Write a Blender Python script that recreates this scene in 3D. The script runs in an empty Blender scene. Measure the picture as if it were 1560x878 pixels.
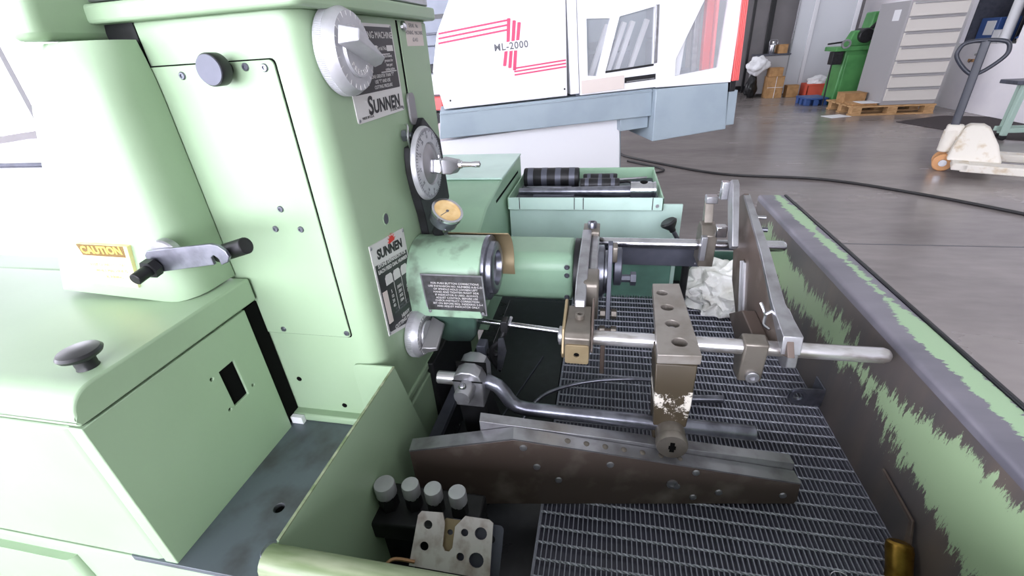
import bpy, bmesh, math, random
from mathutils import Vector as V, Matrix
random.seed(7)
D = bpy.data
SC = bpy.context.scene
COL = SC.collection
R = math.radians

# ------------------------------------------------------------------ camera
cam_d = D.cameras.new('camera')
cam = D.objects.new('camera', cam_d)
COL.objects.link(cam)
cam_d.sensor_width = 36.0
cam_d.lens = 674.1 / 1560 * 36.0
cam_d.clip_start = 0.01
cam_d.clip_end = 200
cam.matrix_world = Matrix((
    (0.97954548, -0.04179692, 0.19683413, 0.0),
    (0.19253392, 0.47902411, -0.85642664, 0.0),
    (-0.0584923, 0.87680609, 0.47727322, 1.25),
    (0, 0, 0, 1)))
SC.camera = cam

# ------------------------------------------------------------------ light
world = D.worlds.new('world')
SC.world = world
world.use_nodes = True
bg = world.node_tree.nodes['Background']
bg.inputs[0].default_value = (0.94, 0.965, 1.0, 1)
bg.inputs[1].default_value = 0.42
WINDOW_FRONT = 7.4      # unseen daylight panes behind the camera, sized and placed for their light
WINDOW_LEFT = 4.5       # daylight panes of the left wall
SC.view_settings.view_transform = 'Standard'
SC.view_settings.look = 'None'
SC.view_settings.gamma = 1.0
SC.view_settings.use_curve_mapping = False
SC.view_settings.exposure = 0.62

# ------------------------------------------------------------------ materials
def lin(c):
    r = []
    for v in c:
        v = v / 255.0
        r.append(v / 12.92 if v <= 0.04045 else ((v + 0.055) / 1.055) ** 2.4)
    return (r[0], r[1], r[2], 1)

def mat(name, col, rough=0.5, metal=0.0, col2=None, scale=8.0, lo=0.45, hi=0.65, stretch=(1, 1, 1),
        bump=0.0, bscale=60.0, rvar=0.0, detail=4.0, spec=0.5, emit=0.0, trans=0.0, alpha=1.0, coat=0.0):
    m = D.materials.new(name)
    m.use_nodes = True
    nt = m.node_tree
    b = nt.nodes['Principled BSDF']
    b.inputs['Base Color'].default_value = lin(col)
    b.inputs['Roughness'].default_value = rough
    b.inputs['Metallic'].default_value = metal
    b.inputs['Specular IOR Level'].default_value = spec
    b.inputs['Coat Weight'].default_value = coat
    if trans:
        b.inputs['Transmission Weight'].default_value = trans
    if alpha < 1:
        b.inputs['Alpha'].default_value = alpha
    if emit:
        b.inputs['Emission Color'].default_value = lin(col)
        b.inputs['Emission Strength'].default_value = emit
    tc = None
    if col2 is not None or bump or rvar:
        tc = nt.nodes.new('ShaderNodeTexCoord')
        mp = nt.nodes.new('ShaderNodeMapping')
        mp.inputs['Scale'].default_value = stretch
        nt.links.new(tc.outputs['Object'], mp.inputs['Vector'])
    if col2 is not None or rvar:
        n = nt.nodes.new('ShaderNodeTexNoise')
        n.inputs['Scale'].default_value = scale
        n.inputs['Detail'].default_value = detail
        nt.links.new(mp.outputs['Vector'], n.inputs['Vector'])
        rp = nt.nodes.new('ShaderNodeValToRGB')
        rp.color_ramp.elements[0].position = lo
        rp.color_ramp.elements[1].position = hi
        rp.color_ramp.elements[0].color = lin(col)
        rp.color_ramp.elements[1].color = lin(col2 if col2 is not None else col)
        nt.links.new(n.outputs['Fac'], rp.inputs['Fac'])
        nt.links.new(rp.outputs['Color'], b.inputs['Base Color'])
        if rvar:
            mr = nt.nodes.new('ShaderNodeMapRange')
            mr.inputs['To Min'].default_value = max(0.02, rough - rvar)
            mr.inputs['To Max'].default_value = min(1, rough + rvar)
            nt.links.new(n.outputs['Fac'], mr.inputs['Value'])
            nt.links.new(mr.outputs['Result'], b.inputs['Roughness'])
    if bump:
        n2 = nt.nodes.new('ShaderNodeTexNoise')
        n2.inputs['Scale'].default_value = bscale
        n2.inputs['Detail'].default_value = 3
        nt.links.new(mp.outputs['Vector'], n2.inputs['Vector'])
        bp = nt.nodes.new('ShaderNodeBump')
        bp.inputs['Strength'].default_value = bump
        bp.inputs['Distance'].default_value = 0.002
        nt.links.new(n2.outputs['Fac'], bp.inputs['Height'])
        nt.links.new(bp.outputs['Normal'], b.inputs['Normal'])
    return m

M = {}
M['paint'] = mat('green machine paint', (150, 173, 143), 0.42, 0, (144, 167, 136), 5, .4, .7, bump=0.03, bscale=220)
M['paint_worn'] = mat('oily green paint', (136, 164, 140), 0.35, 0, (100, 116, 100), 26, .5, .68, bump=0.05, bscale=160)
M['paint_sunk'] = mat('deep green casting paint', (62, 84, 74), 0.38, 0, (44, 56, 52), 14, .45, .7)  # much darker green than the spindle housing above it
M['paint_cool_light'] = mat('green paint with cool light tint', (188, 214, 204), 0.4, 0, (174, 200, 190), 7, .45, .7)  # same green paint, with the cooler light at the rear put into its colour
M['paint_rear'] = mat('rear green with cool light tint', (146, 180, 152), 0.4, 0, (136, 168, 143), 7, .45, .7)  # machine green again, bluish rear light tinted into the colour
M['paint_darkgreen'] = mat('darker green paint', (96, 134, 120), 0.35, 0, (78, 108, 98), 12, .4, .7)  # dark green; on the rear box it paints in the shade
M['steel_slab'] = mat('machined grey slab', (152, 146, 140), 0.34, 0.4, (130, 123, 115), 24, .4, .7)
M['paint_edge'] = mat('rubbed paint edge', (150, 158, 130), 0.35, 0, (108, 124, 88), 14, .4, .6, stretch=(.5, 3, 3))
M['ledge'] = mat('stained grey plate', (92, 100, 106), 0.42, 0.25, (70, 70, 72), 16, .45, .7, rvar=.1)
M['steel'] = mat('brushed steel', (164, 164, 168), 0.32, 0.75, (132, 130, 132), 30, .45, .75, bump=.02)
M['bright'] = mat('bright steel', (205, 205, 210), 0.2, 1.0, (180, 180, 186), 30, .45, .75)
M['chrome'] = mat('polished steel', (215, 215, 220), 0.16, 1.0)
M['steel_dk'] = mat('oiled dark steel', (134, 136, 146), 0.3, 0.85, (100, 100, 110), 40, .4, .7)
M['steel_brown'] = mat('brown oiled steel', (98, 85, 78), 0.40, 0.15, (140, 130, 122), 16, .52, .78, bump=.05)
M['steel_tan'] = mat('tan stained steel', (124, 118, 110), 0.36, 0.5, (98, 91, 82), 22, .4, .7)
M['brass_dull'] = mat('tan cast steel', (154, 138, 108), 0.42, 0.4, (130, 114, 86), 20, .4, .7)
M['brass'] = mat('brass', (170, 135, 60), 0.36, 0.9, (130, 98, 38), 60, .4, .7, bump=.1)
M['rod_worn'] = mat('worn steel rod', (212, 210, 212), 0.3, 0.8, (166, 160, 154), 34, .5, .62, stretch=(.35, 1, 1))
M['iron'] = mat('black iron', (40, 40, 43), 0.45, 0.4, (28, 27, 28), 30, .4, .7, bump=.04)
M['slate'] = mat('slate grey painted steel', (86, 88, 100), 0.42, 0.3, (72, 74, 84), 20, .4, .7)
M['black'] = mat('black plastic', (26, 26, 28), 0.35)
M['void'] = mat('dark opening', (8, 8, 8), 0.9, spec=0.1)
M['rubber'] = mat('black rubber', (24, 25, 29), 0.38, 0, (34, 35, 40), 40, .5, .7)
M['sump'] = mat('oily black tray floor', (30, 31, 36), 0.3, 0, (46, 46, 52), 18, .5, .75, rvar=.12)
M['grate'] = mat('galvanised oily grate', (150, 152, 166), 0.4, 0.1, (118, 118, 128), 9, .4, .7)
M['grate_rod'] = mat('grate cross wire', (186, 189, 200), 0.38, 0.2, (156, 158, 168), 60, .4, .7)
M['alu'] = mat('cast aluminium', (192, 192, 196), 0.38, 0.45, (178, 178, 182), 40, .4, .7)
M['alu_dk'] = mat('grey dial hub', (148, 146, 148), 0.4, 0.6)
M['ink'] = mat('black ink', (24, 24, 26), 0.5)
M['inkgrey'] = mat('grey ink', (92, 92, 98), 0.5)
M['plate_w'] = mat('white enamel plate', (206, 204, 202), 0.35, 0.1)
M['plate_k'] = mat('black enamel plate', (30, 30, 33), 0.35)
M['plate_grey'] = mat('etched grey plate', (74, 74, 76), 0.4, 0.3, (54, 53, 52), 60, .4, .65)
M['red'] = mat('signal red', (206, 50, 44), 0.4)
M['pinkred'] = mat('crimson stripe', (200, 66, 104), 0.5)
M['yellow'] = mat('caution yellow', (232, 206, 84), 0.5, 0, (220, 190, 80), 30)
M['brownhdr'] = mat('caution header', (112, 84, 30), 0.5)
M['labelw'] = mat('sun bleached label', (242, 228, 160), 0.6, 0, (240, 234, 205), 30, .4, .65)
M['sticker'] = mat('pink white sticker', (208, 196, 190), 0.5)
M['amber'] = mat('amber gauge face', (222, 192, 138), 0.35, 0, (204, 166, 108), 60, .4, .7)
M['cloth'] = mat('crumpled white cloth', (240, 240, 236), 0.85, 0, (212, 210, 202), 22, .45, .7, bump=.3, bscale=90)
M['cardboard'] = mat('cardboard', (176, 136, 92), 0.8, 0, (156, 118, 78), 12)
M['wood'] = mat('pallet wood', (190, 152, 108), 0.75, 0, (160, 122, 80), 12, stretch=(1, 8, 8))
M['paper'] = mat('paper', (225, 225, 228), 0.7)
M['lathe_w'] = mat('white machine enamel', (226, 226, 230), 0.35)
M['lathe_g'] = mat('blue grey machine enamel', (150, 163, 172), 0.4, 0, (142, 155, 165), 4)
M['lathe_r'] = mat('red ribbed guard', (232, 104, 102), 0.45)
M['lathe_dk'] = mat('dark machine interior', (120, 126, 140), 0.5, 0, (90, 94, 106), 5)
M['grey_m'] = mat('grey machine enamel', (130, 136, 150), 0.45, 0, (120, 126, 140), 5)
M['drawer'] = mat('cream grey drawer enamel', (206, 201, 194), 0.5)
M['cabside'] = mat('grey cabinet enamel', (160, 158, 160), 0.5)
M['green_m'] = mat('bright green machine enamel', (80, 144, 82), 0.4, 0, (66, 126, 70), 4)
M['jackw'] = mat('scuffed white paint', (222, 216, 206), 0.5, 0, (190, 170, 140), 12, .55, .75)
M['jackh'] = mat('blue grey handle', (48, 51, 62), 0.4)
M['orange'] = mat('orange wheel', (206, 150, 100), 0.5)
M['blue'] = mat('blue plastic', (52, 82, 140), 0.5)
M['crate'] = mat('red crate plastic', (214, 92, 70), 0.5)
M['matte'] = mat('dark brown mat', (52, 44, 46), 0.85, 0, (62, 52, 54), 60)
M['wallw'] = mat('white plaster', (232, 228, 232), 0.7, 0, (224, 220, 226), 2)
M['wallg'] = mat('grey wall panel', (128, 124, 126), 0.6, 0, (120, 117, 119), 2)
M['frame'] = mat('white door frame', (214, 214, 218), 0.4)
M['mint'] = mat('mint table paint', (164, 188, 176), 0.5)
M['cablem'] = mat('black cable sheath', (34, 32, 34), 0.5)
M['copper'] = mat('dull wire', (150, 116, 84), 0.4, .7)

def pane_mat(name, strength):
    m = D.materials.new(name); m.use_nodes = True
    nt = m.node_tree; b = nt.nodes['Principled BSDF']
    b.inputs['Base Color'].default_value = (.8, .85, .9, 1)
    b.inputs['Emission Color'].default_value = (0.965, 0.965, 1.075, 1)
    b.inputs['Emission Strength'].default_value = strength
    return m
M['day_front'] = pane_mat('daylight pane front', WINDOW_FRONT)
M['day_left'] = pane_mat('daylight pane left', WINDOW_LEFT)

def glass_mat():
    m = D.materials.new('machine window glass'); m.use_nodes = True
    b = m.node_tree.nodes['Principled BSDF']
    b.inputs['Base Color'].default_value = (.85, .88, .93, 1)
    b.inputs['Roughness'].default_value = 0.06
    b.inputs['Alpha'].default_value = 0.16
    return m
M['glass'] = glass_mat()
def haze_glass():
    m = D.materials.new('milky strip glass'); m.use_nodes = True
    b = m.node_tree.nodes['Principled BSDF']
    b.inputs['Base Color'].default_value = (.72, .74, .78, 1)
    b.inputs['Roughness'].default_value = 0.2
    b.inputs['Alpha'].default_value = 0.72
    return m
M['milky'] = haze_glass()

# floor: polished concrete, blotched and slightly streaked
def floor_mat():
    m = D.materials.new('polished concrete'); m.use_nodes = True
    nt = m.node_tree; b = nt.nodes['Principled BSDF']
    tc = nt.nodes.new('ShaderNodeTexCoord')
    n1 = nt.nodes.new('ShaderNodeTexNoise'); n1.inputs['Scale'].default_value = 0.9; n1.inputs['Detail'].default_value = 6
    n2 = nt.nodes.new('ShaderNodeTexNoise'); n2.inputs['Scale'].default_value = 9; n2.inputs['Detail'].default_value = 6
    mp = nt.nodes.new('ShaderNodeMapping'); mp.inputs['Scale'].default_value = (.6, 1.6, 1)
    nt.links.new(tc.outputs['Object'], mp.inputs['Vector'])
    nt.links.new(mp.outputs['Vector'], n1.inputs['Vector']); nt.links.new(mp.outputs['Vector'], n2.inputs['Vector'])
    mx = nt.nodes.new('ShaderNodeMath'); mx.operation = 'MULTIPLY_ADD'
    mx.inputs[1].default_value = 0.35
    nt.links.new(n2.outputs['Fac'], mx.inputs[0]); nt.links.new(n1.outputs['Fac'], mx.inputs[2])
    rp = nt.nodes.new('ShaderNodeValToRGB')
    e = rp.color_ramp.elements
    e[0].position = .45; e[0].color = lin((118, 111, 109))
    e[1].position = .9; e[1].color = lin((152, 144, 142))
    nt.links.new(mx.outputs[0], rp.inputs['Fac'])
    nt.links.new(rp.outputs['Color'], b.inputs['Base Color'])
    mr = nt.nodes.new('ShaderNodeMapRange')
    mr.inputs['From Min'].default_value = .3; mr.inputs['From Max'].default_value = .7; mr.inputs['To Min'].default_value = .17; mr.inputs['To Max'].default_value = .30
    nt.links.new(n1.outputs['Fac'], mr.inputs['Value'])
    nt.links.new(mr.outputs['Result'], b.inputs['Roughness'])
    return m
M['floor'] = floor_mat()

# chipped tray paint: flaking green over dark bare metal, streaks running along one axis
def chip_mat(name, metal_a, metal_b, green, thr, stretch, band_axis, band0, band1, seedoff, gy=0.0):
    m = D.materials.new(name); m.use_nodes = True
    nt = m.node_tree; b = nt.nodes['Principled BSDF']
    L = nt.links.new
    tc = nt.nodes.new('ShaderNodeTexCoord')
    mp = nt.nodes.new('ShaderNodeMapping'); mp.inputs['Scale'].default_value = stretch
    mp.inputs['Location'].default_value = seedoff
    L(tc.outputs['Object'], mp.inputs['Vector'])
    big = nt.nodes.new('ShaderNodeTexNoise'); big.inputs['Scale'].default_value = 3.2; big.inputs['Detail'].default_value = 2
    fine = nt.nodes.new('ShaderNodeTexNoise'); fine.inputs['Scale'].default_value = 44; fine.inputs['Detail'].default_value = 7
    fine.inputs['Roughness'].default_value = .8
    L(tc.outputs['Object'], big.inputs['Vector']); L(mp.outputs['Vector'], fine.inputs['Vector'])
    sx = nt.nodes.new('ShaderNodeSeparateXYZ'); L(tc.outputs['Object'], sx.inputs[0])
    mr = nt.nodes.new('ShaderNodeMapRange')          # paint survives in a band of the sheet
    mr.inputs['From Min'].default_value = 1.0; mr.inputs['From Max'].default_value = 0.0
    sb = nt.nodes.new('ShaderNodeMath'); sb.operation = 'SUBTRACT'; sb.inputs[1].default_value = band0
    L(sx.outputs[band_axis], sb.inputs[0])
    ab = nt.nodes.new('ShaderNodeMath'); ab.operation = 'ABSOLUTE'; L(sb.outputs[0], ab.inputs[0])
    dv = nt.nodes.new('ShaderNodeMath'); dv.operation = 'DIVIDE'; dv.inputs[1].default_value = band1
    L(ab.outputs[0], dv.inputs[0]); L(dv.outputs[0], mr.inputs['Value'])
    a1 = nt.nodes.new('ShaderNodeMath'); a1.operation = 'MULTIPLY_ADD'; a1.inputs[1].default_value = .8
    L(fine.outputs['Fac'], a1.inputs[0]); L(big.outputs['Fac'], a1.inputs[2])
    a2 = nt.nodes.new('ShaderNodeMath'); a2.operation = 'MULTIPLY_ADD'; a2.inputs[1].default_value = .5
    L(mr.outputs['Result'], a2.inputs[0]); L(a1.outputs[0], a2.inputs[2])
    a3 = nt.nodes.new('ShaderNodeMath'); a3.operation = 'MULTIPLY_ADD'; a3.inputs[1].default_value = -gy
    L(sx.outputs[1], a3.inputs[0]); L(a2.outputs[0], a3.inputs[2])
    hf = nt.nodes.new('ShaderNodeMath'); hf.operation = 'MULTIPLY'; hf.inputs[1].default_value = .5
    L(a3.outputs[0], hf.inputs[0])
    rp = nt.nodes.new('ShaderNodeValToRGB')
    e = rp.color_ramp.elements
    e[0].position = thr * .5 - .006; e[0].color = (0, 0, 0, 1)
    e[1].position = thr * .5 + .006; e[1].color = (1, 1, 1, 1)
    L(hf.outputs[0], rp.inputs['Fac'])
    n3 = nt.nodes.new('ShaderNodeTexNoise'); n3.inputs['Scale'].default_value = 5; n3.inputs['Detail'].default_value = 5
    L(mp.outputs['Vector'], n3.inputs['Vector'])
    r3 = nt.nodes.new('ShaderNodeValToRGB')
    r3.color_ramp.elements[0].position = .38; r3.color_ramp.elements[0].color = lin(metal_a)
    r3.color_ramp.elements[1].position = .66; r3.color_ramp.elements[1].color = lin(metal_b)
    L(n3.outputs['Fac'], r3.inputs['Fac'])
    mix = nt.nodes.new('ShaderNodeMixRGB')
    L(rp.outputs['Color'], mix.inputs['Fac']); L(r3.outputs['Color'], mix.inputs['Color1'])
    mix.inputs['Color2'].default_value = lin(green)
    L(mix.outputs['Color'], b.inputs['Base Color'])
    b.inputs['Roughness'].default_value = .38
    mm = nt.nodes.new('ShaderNodeMath'); mm.operation = 'MULTIPLY_ADD'; mm.inputs[1].default_value = -.15; mm.inputs[2].default_value = .15
    L(rp.outputs['Color'], mm.inputs[0]); L(mm.outputs[0], b.inputs['Metallic'])
    bp = nt.nodes.new('ShaderNodeBump'); bp.inputs['Strength'].default_value = .35; bp.inputs['Distance'].default_value = .001
    L(rp.outputs['Color'], bp.inputs['Height']); L(bp.outputs['Normal'], b.inputs['Normal'])
    return m

# ------------------------------------------------------------------ mesh helpers
ORG = {}
def nb():
    return bmesh.new()

def box(bm, x0, x1, y0, y1, z0, z1):
    vs = [bm.verts.new(p) for p in ((x0, y0, z0), (x1, y0, z0), (x1, y1, z0), (x0, y1, z0),
                                    (x0, y0, z1), (x1, y0, z1), (x1, y1, z1), (x0, y1, z1))]
    for f in ((0, 3, 2, 1), (4, 5, 6, 7), (0, 1, 5, 4), (1, 2, 6, 5), (2, 3, 7, 6), (3, 0, 4, 7)):
        bm.faces.new([vs[i] for i in f])
    return bm

def frame_of(d):
    d = V(d).normalized()
    a = V((0, 0, 1)) if abs(d.z) < .9 else V((1, 0, 0))
    u = d.cross(a).normalized()
    return u, d.cross(u).normalized(), d

def rev(bm, prof, o, d, n=28, a0=0.0):
    """surface of revolution, prof = [(r, t)], axis o + t*d"""
    u, w, d = frame_of(d); o = V(o)
    rings = []
    for r, t in prof:
        if r < 1e-6:
            rings.append([bm.verts.new(o + d * t)])
        else:
            rings.append([bm.verts.new(o + d * t + (u * math.cos(a0 + 2 * math.pi * i / n) + w * math.sin(a0 + 2 * math.pi * i / n)) * r) for i in range(n)])
    for a, b in zip(rings, rings[1:]):
        for i in range(n):
            j = (i + 1) % n
            if len(a) == 1 and len(b) == 1:
                continue
            if len(a) == 1:
                bm.faces.new((a[0], b[j], b[i]))
            elif len(b) == 1:
                bm.faces.new((a[i], a[j], b[0]))
            else:
                bm.faces.new((a[i], a[j], b[j], b[i]))
    if len(rings[0]) > 1:
        bm.faces.new(rings[0])
    if len(rings[-1]) > 1:
        bm.faces.new(list(reversed(rings[-1])))
    return bm

def cyl(bm, p0, p1, r0, r1=None, n=24, ch=0.0, a0=0.0):
    p0 = V(p0); p1 = V(p1); L = (p1 - p0).length
    r1 = r0 if r1 is None else r1
    if ch:
        prof = [(0, 0), (r0 - ch, 0), (r0, ch), (r1, L - ch), (r1 - ch, L), (0, L)]
    else:
        prof = [(r0, 0), (r1, L)]
    return rev(bm, prof, p0, p1 - p0, n, a0)

def ring(bm, o, d, ro, ri, t, n=32):
    """washer: outer ro, inner ri, thickness t along d"""
    u, w, d = frame_of(d); o = V(o)
    R4 = []
    for r, h in ((ro, 0), (ro, t), (ri, t), (ri, 0)):
        R4.append([bm.verts.new(o + d * h + (u * math.cos(2 * math.pi * i / n) + w * math.sin(2 * math.pi * i / n)) * r) for i in range(n)])
    for k in range(4):
        a, b = R4[k], R4[(k + 1) % 4]
        for i in range(n):
            j = (i + 1) % n
            bm.faces.new((a[i], a[j], b[j], b[i]))
    return bm

def tube(bm, pts, r, n=10, smooth=0, caps=True):
    pts = [V(p) for p in pts]
    if smooth:
        out = []
        m = len(pts)
        for i in range(m - 1):
            p0 = pts[max(i - 1, 0)]; p1 = pts[i]; p2 = pts[i + 1]; p3 = pts[min(i + 2, m - 1)]
            for s in range(smooth):
                t = s / smooth
                out.append(0.5 * ((2 * p1) + (p2 - p0) * t + (2 * p0 - 5 * p1 + 4 * p2 - p3) * t * t + (3 * p1 - p0 - 3 * p2 + p3) * t ** 3))
        out.append(pts[-1]); pts = out
    rr = r if isinstance(r, (list, tuple)) else [r] * len(pts)
    t0 = (pts[1] - pts[0]).normalized()
    u, w, _ = frame_of(t0)
    rings = []
    for i, p in enumerate(pts):
        t = (pts[min(i + 1, len(pts) - 1)] - pts[max(i - 1, 0)]).normalized()
        u = (u - t * u.dot(t)).normalized(); w = t.cross(u)
        rings.append([bm.verts.new(p + (u * math.cos(2 * math.pi * k / n) + w * math.sin(2 * math.pi * k / n)) * rr[i]) for k in range(n)])
    for a, b in zip(rings, rings[1:]):
        for i in range(n):
            j = (i + 1) % n
            bm.faces.new((a[i], a[j], b[j], b[i]))
    if caps:
        bm.faces.new(list(reversed(rings[0]))); bm.faces.new(rings[-1])
    return bm

def to3(axis, p, h):
    if axis == 'x': return (h, p[0], p[1])
    if axis == 'y': return (p[0], h, p[1])
    return (p[0], p[1], h)

def prism(bm, pts, axis, a, b, holes=()):
    """polygon (2-D, in the plane normal to axis) extruded from a to b, with holes"""
    tmp = bmesh.new()
    loops = [pts] + list(holes)
    for lp in loops:
        vs = [tmp.verts.new(to3(axis, p, a)) for p in lp]
        for i in range(len(vs)):
            tmp.edges.new((vs[i], vs[(i + 1) % len(vs)]))
    if holes:
        bmesh.ops.triangle_fill(tmp, edges=tmp.edges[:], use_beauty=True)
    else:
        tmp.faces.new(tmp.verts[:])
    ext = bmesh.ops.extrude_face_region(tmp, geom=tmp.faces[:])
    dv = V(to3(axis, (0, 0), b - a))
    bmesh.ops.translate(tmp, vec=dv, verts=[e for e in ext['geom'] if isinstance(e, bmesh.types.BMVert)])
    bmesh.ops.recalc_face_normals(tmp, faces=tmp.faces[:])
    me = D.meshes.new('tmp'); tmp.to_mesh(me); tmp.free()
    bm.from_mesh(me); D.meshes.remove(me)
    return bm

def rrect(x0, x1, y0, y1, r, n=5, rs=None):
    rs = rs or (r, r, r, r)
    out = []
    for (cx, cy, a, q) in ((x1, y0, -90, rs[0]), (x1, y1, 0, rs[1]), (x0, y1, 90, rs[2]), (x0, y0, 180, rs[3])):
        ccx = cx - q if cx == x1 else cx + q
        ccy = cy - q if cy == y1 else cy + q
        if q <= 0:
            out.append((cx, cy)); continue
        for i in range(n + 1):
            t = R(a + 90 * i / n)
            out.append((ccx + q * math.cos(t), ccy + q * math.sin(t)))
    return out

def circ(cx, cy, r, n=16, sy=1.0):
    return [(cx + r * math.cos(2 * math.pi * i / n), cy + r * sy * math.sin(2 * math.pi * i / n)) for i in range(n)]

def xf(bm, mtx):
    bmesh.ops.transform(bm, matrix=mtx, verts=bm.verts[:])
    return bm

def setp(o, label=None, cat=None, group=None, kind=None):
    if label: o['label'] = label
    if cat: o['category'] = cat
    if group: o['group'] = group
    if kind: o['kind'] = kind
    return o

def thing(name, label, cat, base=(0, 0, 0), rot=None, group=None):
    """an Empty at the thing's base; with rot the parts are given in its own frame, else in world coordinates"""
    o = D.objects.new(name, None)
    COL.objects.link(o)
    o.empty_display_size = .05
    o.location = base
    if rot is not None:
        o.rotation_euler = rot
        ORG[o] = V((0, 0, 0))
    else:
        ORG[o] = V(base)
    return setp(o, label, cat, group)

def obj(name, bm, m, parent=None, smooth=38, bevel=0.0, seg=2, label=None, cat=None, group=None, kind=None):
    if bm.faces:
        bmesh.ops.recalc_face_normals(bm, faces=bm.faces[:])
    me = D.meshes.new(name)
    bm.to_mesh(me); bm.free()
    xs = [v.co for v in me.vertices]
    mn = V((min(v.x for v in xs), min(v.y for v in xs), min(v.z for v in xs)))
    mx = V((max(v.x for v in xs), max(v.y for v in xs), max(v.z for v in xs)))
    c = V(((mn.x + mx.x) / 2, (mn.y + mx.y) / 2, mn.z))
    me.transform(Matrix.Translation(-c))
    me.materials.append(M[m] if isinstance(m, str) else m)
    if smooth:
        me.shade_smooth()
        me.set_sharp_from_angle(angle=R(smooth))
    o = D.objects.new(name, me)
    COL.objects.link(o)
    if parent is not None:
        o.parent = parent
        o.location = c - ORG[parent]
    else:
        o.location = c
    ORG[o] = c
    if bevel:
        b = o.modifiers.new('bevel', 'BEVEL')
        b.width = bevel; b.segments = seg; b.limit_method = 'ANGLE'; b.angle_limit = R(40)
        b.harden_normals = False
    return setp(o, label, cat, group, kind)

def dup(o, loc, parent=None, rot=None):
    c = o.copy(); COL.objects.link(c)
    for k in ('label', 'category', 'group'):
        pass
    if parent is not None:
        c.parent = parent; c.location = V(loc) - ORG[parent]
    else:
        c.location = loc
    ORG[c] = V(loc)
    if rot: c.rotation_euler = rot
    return c

def B1(name, b6, m, parent=None, bevel=0.0, **k):
    return obj(name, box(nb(), *b6), m, parent, bevel=bevel, **k)

# lettering is gathered and turned into meshes in one pass at the end
TEXTS = []
AX_X = Matrix(((0, 0, 1), (1, 0, 0), (0, 1, 0))).to_4x4()      # reads along +Y, faces +X
AX_Y = Matrix(((1, 0, 0), (0, 0, -1), (0, 1, 0))).to_4x4()     # reads along +X, faces -Y
AX_Z = Matrix.Identity(4)
def text(body, size, loc, ax, m, parent, name='lettering', depth=.0003, bold=0.0, shear=0.0, align='CENTER', spin=0.0, space=1.0, line=1.0, sx=1.0, extra=None):
    TEXTS.append((body, size, V(loc), ax, m, parent, name, depth, bold, shear, align, spin, space, line, sx, extra))

def flush_texts():
    tmp = []
    for t in TEXTS:
        cu = D.curves.new('t', 'FONT')
        cu.body = t[0]; cu.size = t[1]; cu.extrude = t[7]; cu.offset = t[8]; cu.shear = t[9]
        cu.align_x = t[10]; cu.align_y = 'CENTER'; cu.space_character = t[12]; cu.space_line = t[13]
        cu.resolution_u = 3
        o = D.objects.new('t', cu); COL.objects.link(o); tmp.append(o)
    dg = bpy.context.evaluated_depsgraph_get()
    for o, t in zip(tmp, TEXTS):
        me = D.meshes.new_from_object(o.evaluated_get(dg))
        me.name = t[6]
        me.materials.clear(); me.materials.append(M[t[4]])
        mtx = t[3] @ Matrix.Rotation(t[11], 4, 'Z') @ Matrix.Diagonal((t[14], 1, 1, 1))
        if t[15] is not None:
            mtx = t[15] @ mtx
        me.transform(mtx)
        q = D.objects.new(t[6], me); COL.objects.link(q)
        q.parent = t[5]
        q.location = t[2] - ORG[t[5]]
        ORG[q] = t[2]
    for o in tmp:
        cu = o.data
        D.objects.remove(o); D.curves.remove(cu)

def screw(parent, p, d, r=.0045, m='steel', name='screw', h=.002):
    d = V(d).normalized()
    bm = rev(nb(), [(r, 0), (r, h * .5), (r * .8, h), (r * .45, h), (r * .42, h * .3), (0, h * .3)], p, d, 14)
    return obj(name, bm, m, parent)

def caphead(parent, p, d, r, h, m='steel', name='cap_screw'):
    bm = rev(nb(), [(r, 0), (r, h * .9), (r * .9, h), (r * .5, h), (r * .5, h * .45), (0, h * .45)], p, d, 20)
    return obj(name, bm, m, parent)

# ================================================================== THE SETTING
def struct(name, bm, m, **k):
    return obj(name, bm, m, None, kind='structure', **k)
struct('floor', box(nb(), -7, 9, -4.2, 13, -.12, 0), 'floor', smooth=0)
struct('wall_back', box(nb(), -7, 9, 12.4, 12.6, 0, 4.2), 'wallg', smooth=0)
struct('baseboard_back', box(nb(), -7, 9, 12.36, 12.4, 0, .12), 'black', smooth=0)
# right wall with an opening into a side room
wr = prism(nb(), [(3.0, 0), (12.4, 0), (12.4, 4.2), (3.0, 4.2)], 'x', 5.25, 5.31,
           holes=[[(7.86, .9), (8.98, .9), (8.98, 2.3), (7.86, 2.3)]])
WR = struct('wall_right', wr, 'wallw', smooth=0)
# walls with daylight windows: left, and unseen ones behind the camera, shaped for light
wl = prism(nb(), [(-4.2, 0), (12.4, 0), (12.4, 4.2), (-4.2, 4.2)], 'x', -7.0, -6.8,
           holes=[[(-2.5 + 2.9 * i, .7), (-.1 + 2.9 * i, .7), (-.1 + 2.9 * i, 3.6), (-2.5 + 2.9 * i, 3.6)] for i in range(5)])
struct('wall_left', wl, 'wallw', smooth=0)
for i in range(5):
    y0 = -2.5 + 2.9 * i
    w = struct('window_%d' % (i + 1), box(nb(), -6.93, -6.9, y0, y0 + 2.4, .7, 3.6), 'day_left', smooth=0)
    fr = nb()
    box(fr, -6.9, -6.84, y0 + 1.17, y0 + 1.23, .7, 3.6); box(fr, -6.9, -6.84, y0, y0 + 2.4, 2.1, 2.16)
    obj('window_frame', fr, 'frame', w, smooth=0)
wf = prism(nb(), [(-6.8, 0), (9, 0), (9, 4.2), (-6.8, 4.2)], 'y', -4.2, -4.0,
           holes=[[(-6.5 + 3.0 * i, .2), (-3.9 + 3.0 * i, .2), (-3.9 + 3.0 * i, 3.8), (-6.5 + 3.0 * i, 3.8)] for i in range(3)])
struct('wall_front', wf, 'wallw', smooth=0)
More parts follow.
